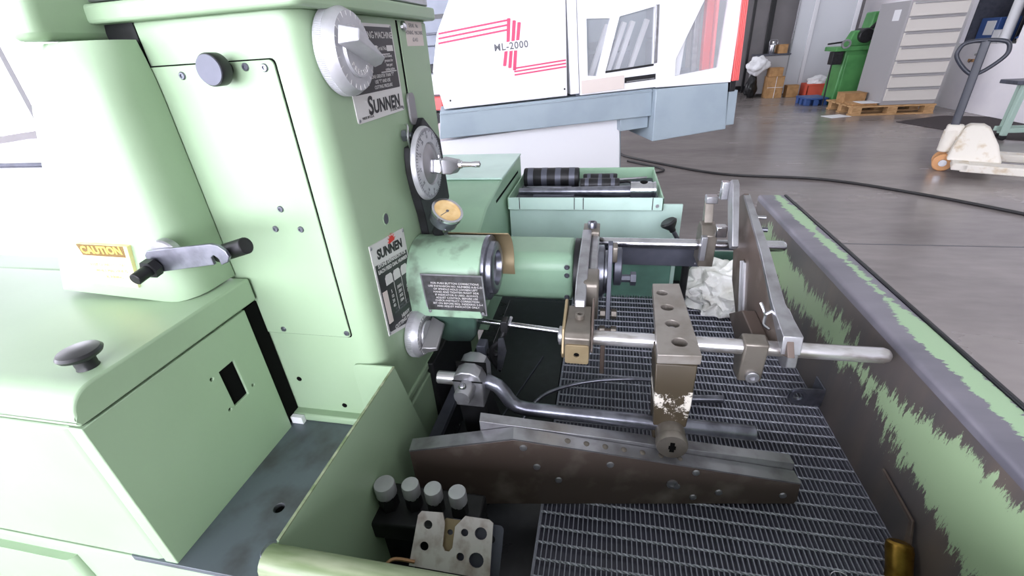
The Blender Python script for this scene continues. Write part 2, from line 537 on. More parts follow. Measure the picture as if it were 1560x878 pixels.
for i in range(3):
    x0 = -6.5 + 3.0 * i
    w = struct('window_%d' % (i + 6), box(nb(), x0, x0 + 2.6, -4.12, -4.09, .2, 3.8), 'day_front', smooth=0)
    fr = nb()
    box(fr, x0 + 1.27, x0 + 1.33, -4.09, -4.03, .2, 3.8); box(fr, x0, x0 + 2.6, -4.09, -4.03, 2.1, 2.16)
    obj('window_frame', fr, 'frame', w, smooth=0)

# ================================================================== HONING MACHINE
HM = thing('honing_machine', 'green bench honing machine with dials on its column and a deep oil tray', 'machine', (-.2, .7, 0))

# ---- base cabinet (under the ledge)
base = nb()
prism(base, rrect(-1.35, -.335, .238, 1.0, .012, 3), 'z', 0, .676)
BASE = obj('base_cabinet', base, 'paint', HM, bevel=.003)
# a shallow rounded front panel left of the cabinet end
obj('front_panel', prism(nb(), rrect(-1.34, -.712, .228, .25, .010, 4), 'z', .05, .655), 'paint', BASE)
# ledge plate
led = prism(nb(), rrect(-.60, -.318, .236, .512, .006, 3, rs=(.03, .0, .0, .004)), 'z', .676, .685,
            holes=[circ(-.443, .331, .008, 14)])
LEDGE = obj('ledge_plate', led, 'ledge', HM, bevel=.002)
obj('ledge_hole', rev(nb(), [(.0085, 0), (.0085, .003), (0, .003)], (-.443, .331, .6745), (0, 0, 1), 14), 'void', LEDGE)
caphead(LEDGE, (-.405, .268, .685), (0, 0, 1), .013, .012, 'steel_dk', 'bolt')

# ---- control cabinet on the base
cb = prism(nb(), rrect(-1.32, -.545, .239, .476, .012, 3), 'z', .682, .924)
CAB = obj('control_cabinet', cb, 'paint', HM, bevel=.003)
side = prism(nb(), rrect(.238, .478, .684, .926, .0, 2), 'x', -.545, -.525,
             holes=[[(.400, .806), (.428, .806), (.428, .870), (.400, .870)], circ(.386, .869, .0026, 10), circ(.441, .812, .0026, 10), circ(.391, .808, .0026, 10)])
# back upper corner cut off like the sheet metal end plate
SIDE = obj('end_panel', side, 'paint', CAB, bevel=.002)
obj('switch_opening', box(nb(), -.546, -.5285, .396, .432, .800, .876), 'void', CAB)
obj('screw_hole', box(nb(), -.546, -.5285, .380, .395, .800, .874), 'void', CAB)
# lid with rolled front edge
prof = [(.503, .930), (.237, .930), (.237, .938)]
for i in range(9):
    t = R(180 - 90 * i / 8)
    prof.append((.237 + .030 + .030 * math.cos(t), .938 + .030 * math.sin(t)))
prof += [(.485, .968), (.503, .967)]
LID = obj('cabinet_lid', prism(nb(), prof, 'x', -1.33, -.522), 'paint', HM, bevel=.004, seg=3)
obj('rear_top', box(nb(), -1.33, -.566, .5035, .556, .93, .967), 'paint', CAB, bevel=.004)
obj('gap_shade', box(nb(), -.552, -.5285, .4765, .5085, .69, .925), 'void', CAB)  # black filler standing in for the shadow in this gap
obj('lid_seam', box(nb(), -1.31, -.530, .243, .474, .9235, .9305), 'void', CAB)
kb = rev(nb(), [(0, 0), (.0115, 0), (.0100, .004), (.0105, .013), (.0195, .018), (.0212, .0215), (.0190, .0245), (.008, .0262), (0, .0265)], (-.551, .287, .966), (0, 0, 1), 28)
obj('lift_knob', kb, 'black', LID)

# ---- belt guard: tapered cover with rolled edges in front of the column
def loft(sections):
    bm = nb(); rings = []
    for pts in sections:
        rings.append([bm.verts.new(p) for p in pts])
    n = len(rings[0])
    for a, b in zip(rings, rings[1:]):
        for i in range(n):
            j = (i + 1) % n
            bm.faces.new((a[i], a[j], b[j], b[i]))
    bm.faces.new(list(reversed(rings[0]))); bm.faces.new(rings[-1])
    return bm
secs = []
for k in range(15):
    t = k / 14
    z = .978 + t * .306
    xl = -.788 + t * .140
    xr = -.546
    y0 = .425 + .010 * t
    shrink = 0
    if k >= 12:
        shrink = .016 * (1 - math.cos(R(90 * (k - 11) / 3)))
    pts = [(px, py, z) for px, py in rrect(xl + shrink * .5, xr - shrink * .4, y0 + shrink, .506, .034, 6, rs=(.036, .002, .002, .030))]
    if k == 0:   # the lower edge bows down in the middle
        pts = [(px, py, z - .012 + .012 * min(1, abs((px + .62) / .12)) ** 2) for px, py, z in pts]
    secs.append(pts)
GUARD = obj('belt_guard', loft(secs), 'paint', HM, smooth=60)
# caution label
LB = V((-.655, .4225, 1.02))
lab = prism(nb(), [(-.700, .995), (-.622, .990), (-.606, 1.052), (-.688, 1.054)], 'y', .4215, .428)
LABEL = obj('caution_label', lab, 'labelw', GUARD)
obj('label_header', prism(nb(), [(-.686, 1.038), (-.616, 1.036), (-.612, 1.052), (-.688, 1.054)], 'y', .4210, .4215), 'brownhdr', GUARD)
text('CAUTION', .0145, (-.651, .4208, 1.0455), AX_Y, 'yellow', GUARD, bold=.0005, depth=.0001, sx=1.02)
text('KEEP GUARD CLOSED\nWHILE MACHINE IS\nRUNNING', .0062, (-.652, .4213, 1.015), AX_Y, 'yellow', GUARD, depth=.0001, line=1.5)
# latch on the guard
cyl_b = nb(); cyl(cyl_b, (-.545, .428, 1.043), (-.545, .416, 1.043), .021, n=24, ch=.002)
LATCH = obj('latch_disc', cyl_b, 'steel', HM)
arm = [(-.568, 1.024), (-.560, 1.022), (-.468, 1.036), (-.468, 1.046), (-.463, 1.049), (-.458, 1.044), (-.458, 1.036), (-.447, 1.040),
       (-.442, 1.047), (-.444, 1.055), (-.452, 1.062), (-.462, 1.064), (-.562, 1.052), (-.568, 1.046)]
obj('latch_arm', prism(nb(), arm, 'y', .410, .4145), 'steel_dk', LATCH, bevel=.0008)
obj('latch_stud', cyl(nb(), (-.557, .418, 1.034), (-.557, .378, 1.028), .0075, n=16, ch=.001), 'iron', LATCH)
obj('latch_nut', cyl(nb(), (-.557, .408, 1.0325), (-.557, .398, 1.031), .0125, n=6), 'iron', LATCH)
obj('latch_pin', cyl(nb(), (-.478, .430, 1.041), (-.429, .428, 1.0555), .0105, n=18, ch=.001), 'iron', LATCH)

# ---- upper cover behind the guard
uc = loft([[(a + s, b, z) for a, b in rrect(-.640, -.602, .432, .64, .014, 5)] for z, s in ((1.286, 0), (1.33, .012), (1.40, .030))])
obj('upper_cover', uc, 'paint', HM, bevel=.008, seg=3)

# ---- column
colp = rrect(-.556, -.340, .510, .910, .03, 6, rs=(.030, .012, .006, .006))
COLM = obj('column', prism(nb(), colp, 'z', .685, 1.302), 'paint', HM, bevel=.0015)
flg = rrect(-.560, -.336, .494, .905, .004, 3)
obj('corner_tag', box(nb(), -.528, -.506, .485, .493, .6855, .700), 'paper', COLM)
obj('base_flange', prism(nb(), flg, 'z', .685, .700), 'paint', COLM, bevel=.003)
# foot gusset between ledge and column face
# lid
lidp = rrect(-.604, -.322, .492, .925, .014, 5)
lidb = nb()
prism(lidb, lidp, 'z', 1.302, 1.322)
CLID = obj('column_lid', lidb, 'paint', HM, bevel=.004, seg=3)
obj('lid_tray', prism(nb(), rrect(-.62, -.33, .50, .91, .008, 3), 'z', 1.324, 1.336), 'steel', CLID, bevel=.002)
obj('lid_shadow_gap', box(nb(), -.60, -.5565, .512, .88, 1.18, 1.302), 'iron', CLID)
# access panel
ap = prism(nb(), rrect(-.556, -.380, .866, 1.254, .006, 3), 'y', .5072, .5102)
PANEL = obj('access_panel', ap, 'paint', COLM, bevel=.0008)
obj('panel_gap', prism(nb(), rrect(-.556, -.3785, .8645, 1.2555, .006, 3), 'y', .5094, .5106), 'void', COLM)
for p in ((-.393, 1.246), (-.418, 1.248), (-.509, 1.243), (-.497, .874), (-.385, .874), (-.432, 1.075), (-.450, 1.046), (-.410, 1.046)):
    screw(PANEL, (p[0], .5072, p[1]), (0, -1, 0), .0046, 'steel_dk')
for p in ((-.505, .768), (-.432, .716)):
    obj('bolt_hole', rev(nb(), [(.0046, 0), (.0046, .0008), (0, .0008)], (p[0], .5100, p[1]), (0, -1, 0), 14), 'void', COLM)
kn = rev(nb(), [(.008, 0), (.008, .012), (.0175, .013), (.0175, .026), (.0165, .0275), (0, .0275)], (-.443, .507, 1.2475), (0, -1, 0), 32)
PK = obj('panel_knob', kn, 'black', PANEL)
obj('panel_knob_face', rev(nb(), [(.0162, 0), (.0158, .0012), (0, .0016)], (-.443, .4796, 1.2475), (0, -1, 0), 32), 'slate', PANEL)

# +X face: second sheet right of the seam, sticker, push button
obj('rear_sheet', box(nb(), -.3405, -.3385, .780, .902, .96, 1.298), 'paint', COLM, bevel=.0006)
obj('sheet_seam', box(nb(), -.3405, -.3395, .7735, .7795, 1.158, 1.299), 'void', COLM)
stk = obj('paper_sticker', box(nb(), -.3386, -.3380, .806, .882, 1.262, 1.299), 'sticker', COLM)
text('SERIAL  No.\nHONING  MACHINE\n62-413', .0085, (-.3379, .843, 1.282), AX_X, 'inkgrey', COLM, line=1.25, depth=.0001)
obj('push_button', rev(nb(), [(.008, 0), (.007, .004), (.004, .006), (0, .0065)], (-.3386, .797, 1.291), (1, 0, 0), 16), 'chrome', COLM)

# ---- name plate behind the big dial
NP = obj('name_plate', prism(nb(), rrect(.594, .752, 1.168, 1.292, .004, 3), 'x', -.3400, -.3385), 'plate_w', COLM)
obj('name_plate_field', prism(nb(), rrect(.600, .748, 1.204, 1.288, .002, 2), 'x', -.3385, -.3381), 'plate_k', COLM)
text('UNNEN', .0250, (-.3381, .691, 1.1840), AX_X, 'ink', COLM, bold=.0009, shear=.12, depth=.0001, sx=1.02, space=1.05)
text('S', .034, (-.33805, .6360, 1.1865), AX_X, 'ink', COLM, bold=.0009, shear=.12, depth=.0001)
text('MADE IN U.S.A.', .0052, (-.3381, .624, 1.1735), AX_X, 'ink', COLM, depth=.0001)
text('ST. LOUIS, MISSOURI', .0052, (-.3381, .722, 1.1735), AX_X, 'ink', COLM, depth=.0001)
text('HONING MACHINE', .0125, (-.3378, .690, 1.277), AX_X, 'plate_w', COLM, depth=.0001, sx=1.05)
obj('name_plate_box', box(nb(), -.3381, -.3378, .722, .744, 1.256, 1.264), 'plate_w', COLM)
obj('name_plate_box', box(nb(), -.3381, -.3378, .664, .690, 1.256, 1.264), 'plate_w', COLM)
text('Serial No.', .008, (-.3378, .706, 1.260), AX_X, 'plate_w', COLM, depth=.0001)
obj('name_plate_rule', box(nb(), -.3381, -.3378, .668, .730, 1.2515, 1.2528), 'plate_w', COLM)
obj('name_plate_rule', box(nb(), -.3381, -.3378, .690, .744, 1.2275, 1.2288), 'plate_w', COLM)
text('Use lowest\npressure for\nbest part\ncutting action', .0060, (-.3378, .722, 1.2405), AX_X, 'plate_w', COLM, depth=.0001, line=1.0)
text('STONE GREATER THAN "T"\nUSE "T" AND USE\nCUTTING PRESSURE', .0068, (-.3378, .690, 1.2165), AX_X, 'plate_w', COLM, depth=.0001, line=1.05)

# ---- pressure chart plate
PC = obj('pressure_plate', prism(nb(), [(.549, .843), (.667, .803), (.667, .988), (.549, 1.003)], 'x', -.3400, -.3385), 'plate_w', COLM)
SH = Matrix(((1, 0, 0, 0), (0, 1, 0, 0), (0, -.17, 1, 0), (0, 0, 0, 1)))
obj('pressure_plate_field', prism(nb(), [(.553, .848), (.663, .811), (.663, .949), (.553, .969)], 'x', -.3385, -.3381), 'plate_k', COLM)
text('SUNNEN', .0215, (-.3381, .608, .974), AX_X, 'ink', COLM, bold=.0009, shear=.1, depth=.0001, extra=SH)
sun = rev(nb(), [(.0125, 0), (.0125, .0002), (0, .0002)], (-.3382, .618, .988), (1, 0, 0), 18)
SUN = nb()
pts = [(.6075, .9835)]
for i in range(9):
    a = R(180 * i / 8)
    pts.append((.6185 - .0105 * math.cos(a), .9825 + .0105 * math.sin(a)))
prism(SUN, pts[1:], 'x', -.3383, -.33805)
for i in range(7):
    a = R(15 + 150 * i / 6)
    c, s = math.cos(a), math.sin(a)
    prism(SUN, [(.6185 + .0115 * c - .0011 * s, .9825 + .0115 * s + .0011 * c), (.6185 + .0115 * c + .0011 * s, .9825 + .0115 * s - .0011 * c), (.6185 + .0155 * c, .9825 + .0155 * s)], 'x', -.3383, -.33805)
sun.free()
obj('sun_emblem', SUN, 'red', COLM)
text('STONE EXPANSION FOR\nEACH FEED DIAL NUMBER', .0088, (-.3378, .609, .951), AX_X, 'plate_w', COLM, depth=.0001, extra=SH, line=1.1, bold=.0002)
for i, y in enumerate((.573, .601, .629)):
    z = .925 - (y - .57) * .17
    obj('chart_tab', prism(nb(), [(y, z), (y + .024, z - .004), (y + .024, z + .010), (y + .020, z + .0145), (y + .004, z + .017), (y, z + .013)], 'x', -.3381, -.3379), 'plate_w', COLM)
    obj('chart_rule', box(nb(), -.3381, -.3379, y + .0245, y + .0255, z - .058, z - .004), 'plate_w', COLM)
    text(('5\n10\n20\n40', '.0005\n.001\n.002\n.004', '.01\n.02')[i], .0085, (-.3378, y + .012, z - .030), AX_X, 'plate_w', COLM, depth=.0001, extra=SH, line=1.05)
obj('chart_swatch', prism(nb(), [(.556, .862), (.571, .859), (.571, .918), (.556, .921)], 'x', -.3381, -.3378), 'sticker', COLM)
text('HEAVY\nCUTTING PRESSURE', .0098, (-.3378, .616, .842), AX_X, 'plate_w', COLM, depth=.0001, extra=SH, bold=.0003)
text('FOR OTHER STONES\nSEE INSTRUCTION BOOK', .0055, (-.3378, .612, .866), AX_X, 'inkgrey', COLM, depth=.0001, extra=SH)
for y, z in ((.5525, .998), (.6635, .984), (.6635, .809), (.5525, .847)):
    screw(COLM, (-.3385, y, z), (1, 0, 0), .0028, 'steel', 'rivet', .001)
for y, z in ((.5985, 1.172), (.748, 1.172), (.748, 1.288)):
    screw(COLM, (-.3385, y, z), (1, 0, 0), .0026, 'steel', 'rivet', .001)
# keyhole slot
obj('keyhole_slot', prism(nb(), circ(.618, 1.022, .0075, 16, 1.35), 'x', -.3402, -.3396), 'steel_dk', COLM)
obj('keyhole_rim', ring(nb(), (-.3402, .618, 1.022), (1, 0, 0), .0105, .0085, .001), 'paint', COLM)

# ---- big pressure dial
def dial(name, y, z, r, x0, x1, hubr):
    prof = [(r * .98, 0), (r, .002), (r, (x1 - x0) * .55), (r * .93, (x1 - x0) * .8), (r * .88, x1 - x0 - .0008), (hubr, x1 - x0), (hubr * .98, x1 - x0 + .004), (0, x1 - x0 + .004)]
    return obj(name, rev(nb(), prof, (x0, y, z), (1, 0, 0), 64), 'alu', HM)
DY, DZ = .577, 1.2570
DL = dial('pressure_dial', DY, DZ, .0505, -.338, -.312, .030)
kn = nb()
for i in range(150):   # knurl on the rim
    a = 2 * math.pi * i / 150
    c, s = math.cos(a), math.sin(a)
    cyl(kn, (-.336, DY + .0505 * c, DZ + .0505 * s), (-.3265, DY + .0505 * c, DZ + .0505 * s), .0006, n=4)
obj('knurled_rim', kn, 'alu', DL, kind='stuff')
# pointer grip: a tapering ridge across the dial
ang = R(-25)
pg = loft([[(-.309, -.044, -.011), (-.309, .042, -.003), (-.309, .042, .003), (-.309, -.044, .011)],
           [(-.296, -.042, -.0088), (-.296, .036, -.0020), (-.296, .036, .0020), (-.296, -.042, .0088)],
           [(-.284, -.040, -.0070), (-.284, .022, -.0016), (-.284, .022, .0016), (-.284, -.040, .0070)]])
xf(pg, Matrix.Translation((0, DY, DZ)) @ Matrix.Rotation(ang, 4, 'X'))
obj('pointer_grip', pg, 'alu', DL, bevel=.003, seg=3)
tk = nb()
for i in range(22):
    a = R(20 + 320 * i / 21)
    c, s = math.cos(a), math.sin(a)
    m4 = Matrix.Translation((-.3138, DY, DZ)) @ Matrix.Rotation(a, 4, 'X')
    b = box(nb(), -.0002, .0016, .0385, .0435 if i % 2 else .0445, -.0004, .0004)
    xf(b, m4); me = D.meshes.new('x'); b.to_mesh(me); b.free(); tk.from_mesh(me); D.meshes.remove(me)
obj('tick_marks', tk, 'plate_w', DL, kind='stuff')
for i, ch in enumerate('CUTTING'):
    a = R(150 - 20 * i)
    text(ch, .0085, (-.3078, DY + .0245 * math.cos(a), DZ + .0245 * math.sin(a)), AX_X, 'plate_w', DL, depth=.0002, spin=a - R(90))
for i, ch in enumerate('PRESSURE'):
    a = R(215 + 16 * i)
    text(ch, .0085, (-.3078, DY + .0245 * math.cos(a), DZ + .0245 * math.sin(a)), AX_X, 'plate_w', DL, depth=.0002, spin=a + R(90))

# ---- feed dial with crank, on a dark casting
cast = prism(nb(), [(.716, 1.098), (.722, 1.112), (.742, 1.112), (.748, 1.12), (.79, 1.15), (.86, 1.10), (.87, .98), (.82, .945), (.762, .935), (.735, .945), (.729, .99), (.718, 1.03), (.712, 1.07)], 'x', -.338, -.322)
obj('dial_bracket', cast, 'iron', HM, bevel=.002)
hk = nb(); tube(hk, [(-.337, .742, 1.146), (-.328, .728, 1.146), (-.324, .717, 1.138), (-.324, .715, 1.122), (-.324, .722, 1.108), (-.324, .745, 1.102), (-.326, .768, 1.104)], .0022, 8, 4)
obj('wire_hook', hk, 'bright', HM)
hk = nb(); prism(hk, rrect(.762, .790, 1.140, 1.192, .010, 4), 'x', -.3375, -.333)
obj('stop_tab', hk, 'alu_dk', HM, bevel=.001)
nut = nb(); cyl(nut, (-.338, .729, 1.130), (-.330, .729, 1.130), .010, n=6); cyl(nut, (-.330, .729, 1.130), (-.322, .729, 1.130), .005, n=12)
obj('bracket_nut', nut, 'steel_dk', HM)
FY, FZ = .752, 1.077
fd = rev(nb(), [(.058, 0), (.0635, .002), (.0635, .006), (.061, .010), (.037, .013), (.0365, .010), (.012, .010), (0, .010)], (-.318, FY, FZ), (1, 0, 0), 64)
FD = obj('feed_dial', fd, 'alu', HM)
obj('dial_recess', rev(nb(), [(.0362, 0), (.034, .002), (.014, .007), (0, .007)], (-.3085, FY, FZ), (1, 0, 0), 40), 'alu_dk', FD)
tk = nb()
for i in range(72):
    a = 2 * math.pi * i / 72
    ln = .010 if i % 6 == 0 else (.007 if i % 3 == 0 else .0045)
    b = box(nb(), 0, .0006, .060 - ln, .060, -.00045, .00045)
    xf(b, Matrix.Translation((-.3068, FY, FZ)) @ Matrix.Rotation(a, 4, 'X') @ Matrix.Shear('XY', 4, (0, 0)))
    me = D.meshes.new('x'); b.to_mesh(me); b.free(); tk.from_mesh(me); D.meshes.remove(me)
obj('scale_marks', tk, 'inkgrey', FD, kind='stuff')
for i in range(12):
    a = 2 * math.pi * i / 12
    text(str((i * 5) % 60), .0072, (-.3058, FY + .046 * math.cos(a), FZ + .046 * math.sin(a)), AX_X, 'inkgrey', FD, depth=.0001, spin=a - R(90))
cr = nb()
box(cr, -.304, -.282, -.008, .010, -.013, .013)
xf(cr, Matrix.Translation((0, FY - .004, FZ - .004)) @ Matrix.Rotation(R(-18), 4, 'X'))
obj('crank_hub', cr, 'chrome', FD, bevel=.003)
cr = loft([[(-.282, FY - .014, FZ - .016), (-.282, FY + .014, FZ - .020), (-.282, FY + .014, FZ + .010), (-.282, FY - .014, FZ + .010)],
           [(-.268, FY - .008, FZ - .018), (-.264, FY + .020, FZ - .022), (-.264, FY + .020, FZ + .004), (-.268, FY - .008, FZ + .008)],
           [(-.258, FY + .004, FZ - .010), (-.256, FY + .022, FZ - .012), (-.256, FY + .022, FZ + .002), (-.258, FY + .004, FZ + .002)]])
obj('crank_block', cr, 'steel', FD, bevel=.002)
obj('crank_pin', rev(nb(), [(.007, 0), (.007, .006), (.0052, .007), (.0045, .022), (.0055, .030), (.0055, .038), (0, .040)], (-.258, FY + .012, FZ - .005), (1, .10, -.02), 16), 'chrome', FD)
obj('crank_screw', rev(nb(), [(.004, 0), (.004, .005), (0, .006)], (-.290, FY + .004, FZ + .009), (0, .1, 1), 12), 'steel', FD)

# ---- amber dial gauge
gd = V((.50, -.30, .81)).normalized()
gc = V((-.275, .717, .998))
GA = obj('dial_gauge', rev(nb(), [(.020, -.022), (.0255, -.020), (.0255, -.004), (.0285, -.003), (.0285, .004), (.0255, .006), (.0245, .004), (0, .004)], gc, gd, 40), 'steel_dk', HM)
obj('gauge_face', rev(nb(), [(.0243, 0), (.0243, .0008), (0, .0008)], gc + gd * .0038, gd, 36), 'amber', GA)
obj('gauge_bezel', ring(nb(), gc + gd * .002, gd, .0288, .0243, .005, 40), 'chrome', GA)
u, w, _ = frame_of(gd)
nd = nb(); tube(nd, [gc + gd * .0052 - u * .004, gc + gd * .0052 + u * .018 + w * .004], .0006, 5)
cyl(nd, gc + gd * .0048, gc + gd * .006, .0025, n=12)
obj('gauge_needle', nd, 'inkgrey', GA)
for k in (-.9, .9):
    p = gc - gd * .008 + (w * math.sin(k) - u * math.cos(k)) * .026
    obj('gauge_screw', rev(nb(), [(.0045, 0), (.0045, .004), (0, .0045)], gc - gd * .012 + V((.012, -.02 + .02 * k, -.012)), V((.5, -.8, -.1)), 12), 'chrome', GA)
obj('gauge_stem', cyl(nb(), gc - gd * .02, gc - gd * .055, .012, n=16), 'iron', GA)

# ---- lower feed dial
LY, LZ = .633, .792
LD = dial('lower_dial', LY, LZ, .0440, -.338, -.314, .026)
kn = nb()
for i in range(80):
    a = 2 * math.pi * i / 80
    c, s = math.cos(a), math.sin(a)
    cyl(kn, (-.336, LY + .044 * c, LZ + .044 * s), (-.325, LY + .044 * c, LZ + .044 * s), .0006, n=4)
obj('knurled_rim', kn, 'alu', LD, kind='stuff')
pg = loft([[(-.311, -.036, -.010), (-.311, .036, -.007), (-.311, .036, .007), (-.311, -.036, .010)],
           [(-.297, -.034, -.0065), (-.297, .030, -.004), (-.297, .030, .004), (-.297, -.034, .0065)],
           [(-.284, -.031, -.0050), (-.284, .024, -.0028), (-.284, .024, .0028), (-.284, -.031, .0050)]])
xf(pg, Matrix.Translation((0, LY, LZ)) @ Matrix.Rotation(R(24), 4, 'X'))
obj('pointer_grip', pg, 'alu_dk', LD, bevel=.002, seg=2)
tk = nb()
for i in range(30):
    a = 2 * math.pi * i / 30
    b = box(nb(), 0, .002, .033, .0375, -.0005, .0005)
    xf(b, Matrix.Translation((-.3160, LY, LZ)) @ Matrix.Rotation(a, 4, 'X'))
    me = D.meshes.new('x'); b.to_mesh(me); b.free(); tk.from_mesh(me); D.meshes.remove(me)
obj('tick_marks', tk, 'plate_w', LD, kind='stuff')
obj('dial_band', ring(nb(), (-.3142, LY, LZ), (1, 0, 0), .031, .0265, .0012, 40), 'alu_dk', LD)

# ---- spindle housing
SY, SZ = .712, .905
ah = [(SY - .072, .826)]
for i in range(13):
    t = R(180 - 180 * i / 12)
    ah.append((SY + .072 * math.cos(t), SZ - .018 + .066 * math.sin(t)))
ah.append((SY + .072, .832))
SHS = obj('spindle_housing', prism(nb(), ah, 'x', -.340, -.205), 'paint_worn', HM, bevel=.003, seg=3)
hood = []
for i in range(11):
    t = R(62 - 82 * i / 10)
    hood.append((SY + .076 * math.cos(t), SZ - .018 + .070 * math.sin(t)))
inner = [(SY + (y - SY) * .965, SZ + (z - SZ) * .965) for y, z in reversed(hood)]
obj('splash_hood', prism(nb(), hood + [(SY + .0755, .845)] + [(SY + .073, .845)] + inner, 'x', -.30, -.172), 'brass_dull', SHS)
sp = rev(nb(), [(.060, 0), (.060, .006), (.056, .008), (.050, .008), (.049, .016), (.045, .018), (.033, .018), (.031, .008), (.026, .004), (.024, -.03), (0, -.03)], (-.206, SY, SZ - .010), (1, 0, 0), 48)
obj('spindle_nose', sp, 'steel_dk', SHS)
pb = nb(); box(pb, -.3075, -.1955, -.0003, .0012, -.0385, .0445)
xf(pb, Matrix.Translation((0, SY - .0735, .872)) @ Matrix.Rotation(R(4), 4, 'X'))
obj('plate_border', pb, 'steel', SHS)
ip = nb(); box(ip, -.305, -.198, -.0006, .0010, -.036, .042)
xf(ip, Matrix.Translation((0, SY - .0735, .872)) @ Matrix.Rotation(R(4), 4, 'X'))
obj('instruction_plate', ip, 'plate_grey', SHS)
text('FOR PUSH BUTTON CORRECTIONS\nUSE EXPANSION NO. NUMBERS A-B-C-D\nOF SPINDLE HOLD LOOSEN LEFT\nHAND AND TIGHTEN RIGHT SIDE\nIF INDICATOR IS USED, ALWAYS\nADJUST CONTROL BEFORE USE\nCHECK-INSTRUCT CORRECTION\nSET ON BEFORE REQ. INDEXING 2-3-4\nAND ADJUST INDICATOR ONLY', .0054,
     (-.247, SY - .0748, .875), AX_Y, 'plate_w', SHS, depth=.0001, line=1.12, extra=Matrix.Rotation(R(4), 4, 'X'))
box_t = nb(); prism(box_t, rrect(-.301, -.286, .892, .908, .002, 2), 'y', SY - .0752, SY - .0745)
obj('plate_emblem', box_t, 'inkgrey', SHS)
for x, z in ((-.301, .910), (-.202, .910), (-.202, .840), (-.301, .840)):
    screw(SHS, (x, SY - .0746, z), (0, -1, 0), .003, 'steel', 'rivet', .001)
# casting below the spindle
uc = loft([[(-.33, .66, .826), (-.225, .665, .826), (-.225, .76, .826), (-.33, .78, .826)],
           [(-.325, .67, .77), (-.232, .675, .765), (-.235, .75, .765), (-.325, .77, .77)],
           [(-.30, .69, .735), (-.25, .695, .735), (-.25, .74, .735), (-.30, .75, .735)]])
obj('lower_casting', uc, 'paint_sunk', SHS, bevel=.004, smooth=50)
obj('column_foot', box(nb(), -.34, -.325, .66, .90, .53, .70), 'iron', HM, bevel=.003)

# ---- splash shield: tray's left wall in front of the column
sh = prism(nb(), [(.212, .685), (.212, .800), (.222, .813), (.508, .813), (.566, .60), (.566, .53), (.212, .53)], 'x', -.320, -.3175)
SHD = obj('splash_shield', sh, 'paint', HM)
obj('shield_flange', prism(nb(), rrect(-.392, -.318, .700, .814, .004, 3, rs=(0, .001, .012, 0)), 'y', .5065, .5090), 'paint', SHD)
obj('shield_edge', box(nb(), -.3204, -.3171, .222, .508, .8125, .8142), 'paint_edge', SHD)

# ---- oil tray
M['tray_wall'] = chip_mat('flaking tray wall', (98, 94, 94), (122, 110, 102), (172, 198, 156), 1.27, (1, 1.8, .34), 2, .215, .12, (3.1, 0, 0), .28)
M['tray_lip'] = chip_mat('flaking tray lip', (112, 110, 120), (140, 136, 146), (160, 190, 152), 1.27, (.5, 1.6, 1), 0, .014, .036, (7.3, 1.7, 0))
TR = obj('tray_floor', box(nb(), -.335, .50, .205, 1.42, .505, .520), 'sump', HM)
M['oilfilm'] = mat('oil filmed steel sheet', (84, 84, 100), .4, 0, (68, 68, 80), 14, .4, .7)
obj('grate_pan', box(nb(), -.084, .453, .21, 1.246, .5195, .5455), 'oilfilm', TR)
obj('tray_wall', box(nb(), .455, .463, .15, 1.42, .50, .812), M['tray_wall'], TR)
lip = prism(nb(), rrect(.4535, .524, .800, .8155, .006, 4, rs=(0, .004, .007, 0)), 'y', .15, 1.42)
obj('tray_lip', lip, M['tray_lip'], TR)
obj('lip_seal', box(nb(), .5235, .531, .15, 1.42, .796, .818), 'rubber', TR, bevel=.002)
obj('tray_wall', box(nb(), .516, .523, .15, 1.42, .50, .80), 'paint', TR)
obj('tray_wall', box(nb(), .158, .523, 1.412, 1.420, .50, .630), 'paint_darkgreen', TR)
# rolled front edge
fe = nb()
box(fe, -.318, .455, .196, .204, .50, .80)
obj('tray_wall', fe, 'paint', TR)
fr = nb(); tube(fr, [(-.322, .207, .803), (.46, .207, .803)], .0155, 18)
obj('rolled_front_edge', fr, 'paint_edge', TR)
obj('front_skirt', box(nb(), -.34, .52, .180, .196, .0, .79), 'paint', HM, bevel=.004)
obj('tray_underframe', box(nb(), -.32, .50, .25, 1.38, .0, .505), 'paint', HM)
# sump surround rails
rl = nb(); box(rl, -.314, -.292, .52, .80, .585, .600)
obj('sump_rail', rl, 'slate', TR, bevel=.001)

# ---- valve block with four hose valves
vb = loft([[(-.322, .352, .61), (-.160, .362, .61), (-.160, .425, .61), (-.322, .425, .61)],
           [(-.322, .352, .646), (-.160, .362, .646), (-.160, .425, .646), (-.322, .425, .646)]])
VB = obj('valve_block', vb, 'iron', HM, bevel=.004)
obj('block_foot', box(nb(), -.318, -.16, .37, .42, .52, .61), 'iron', VB)
for i, (x, y) in enumerate(((-.302, .385), (-.263, .390), (-.227, .388), (-.190, .388))):
    r = .0155 if i == 0 else .0130
    v = obj('valve_stem', rev(nb(), [(r * .95, 0), (r * .95, .018), (r * .8, .022), (r * .8, .030), (0, .030)], (x, y, .646), (0, 0, 1), 6), 'iron', VB)
    obj('valve_cap', rev(nb(), [(r * .72, 0), (r * .78, .004), (r, .007), (r, .026), (r * .94, .028), (0, .0285)], (x, y, .668), (0, 0, 1), 28), 'alu', VB)

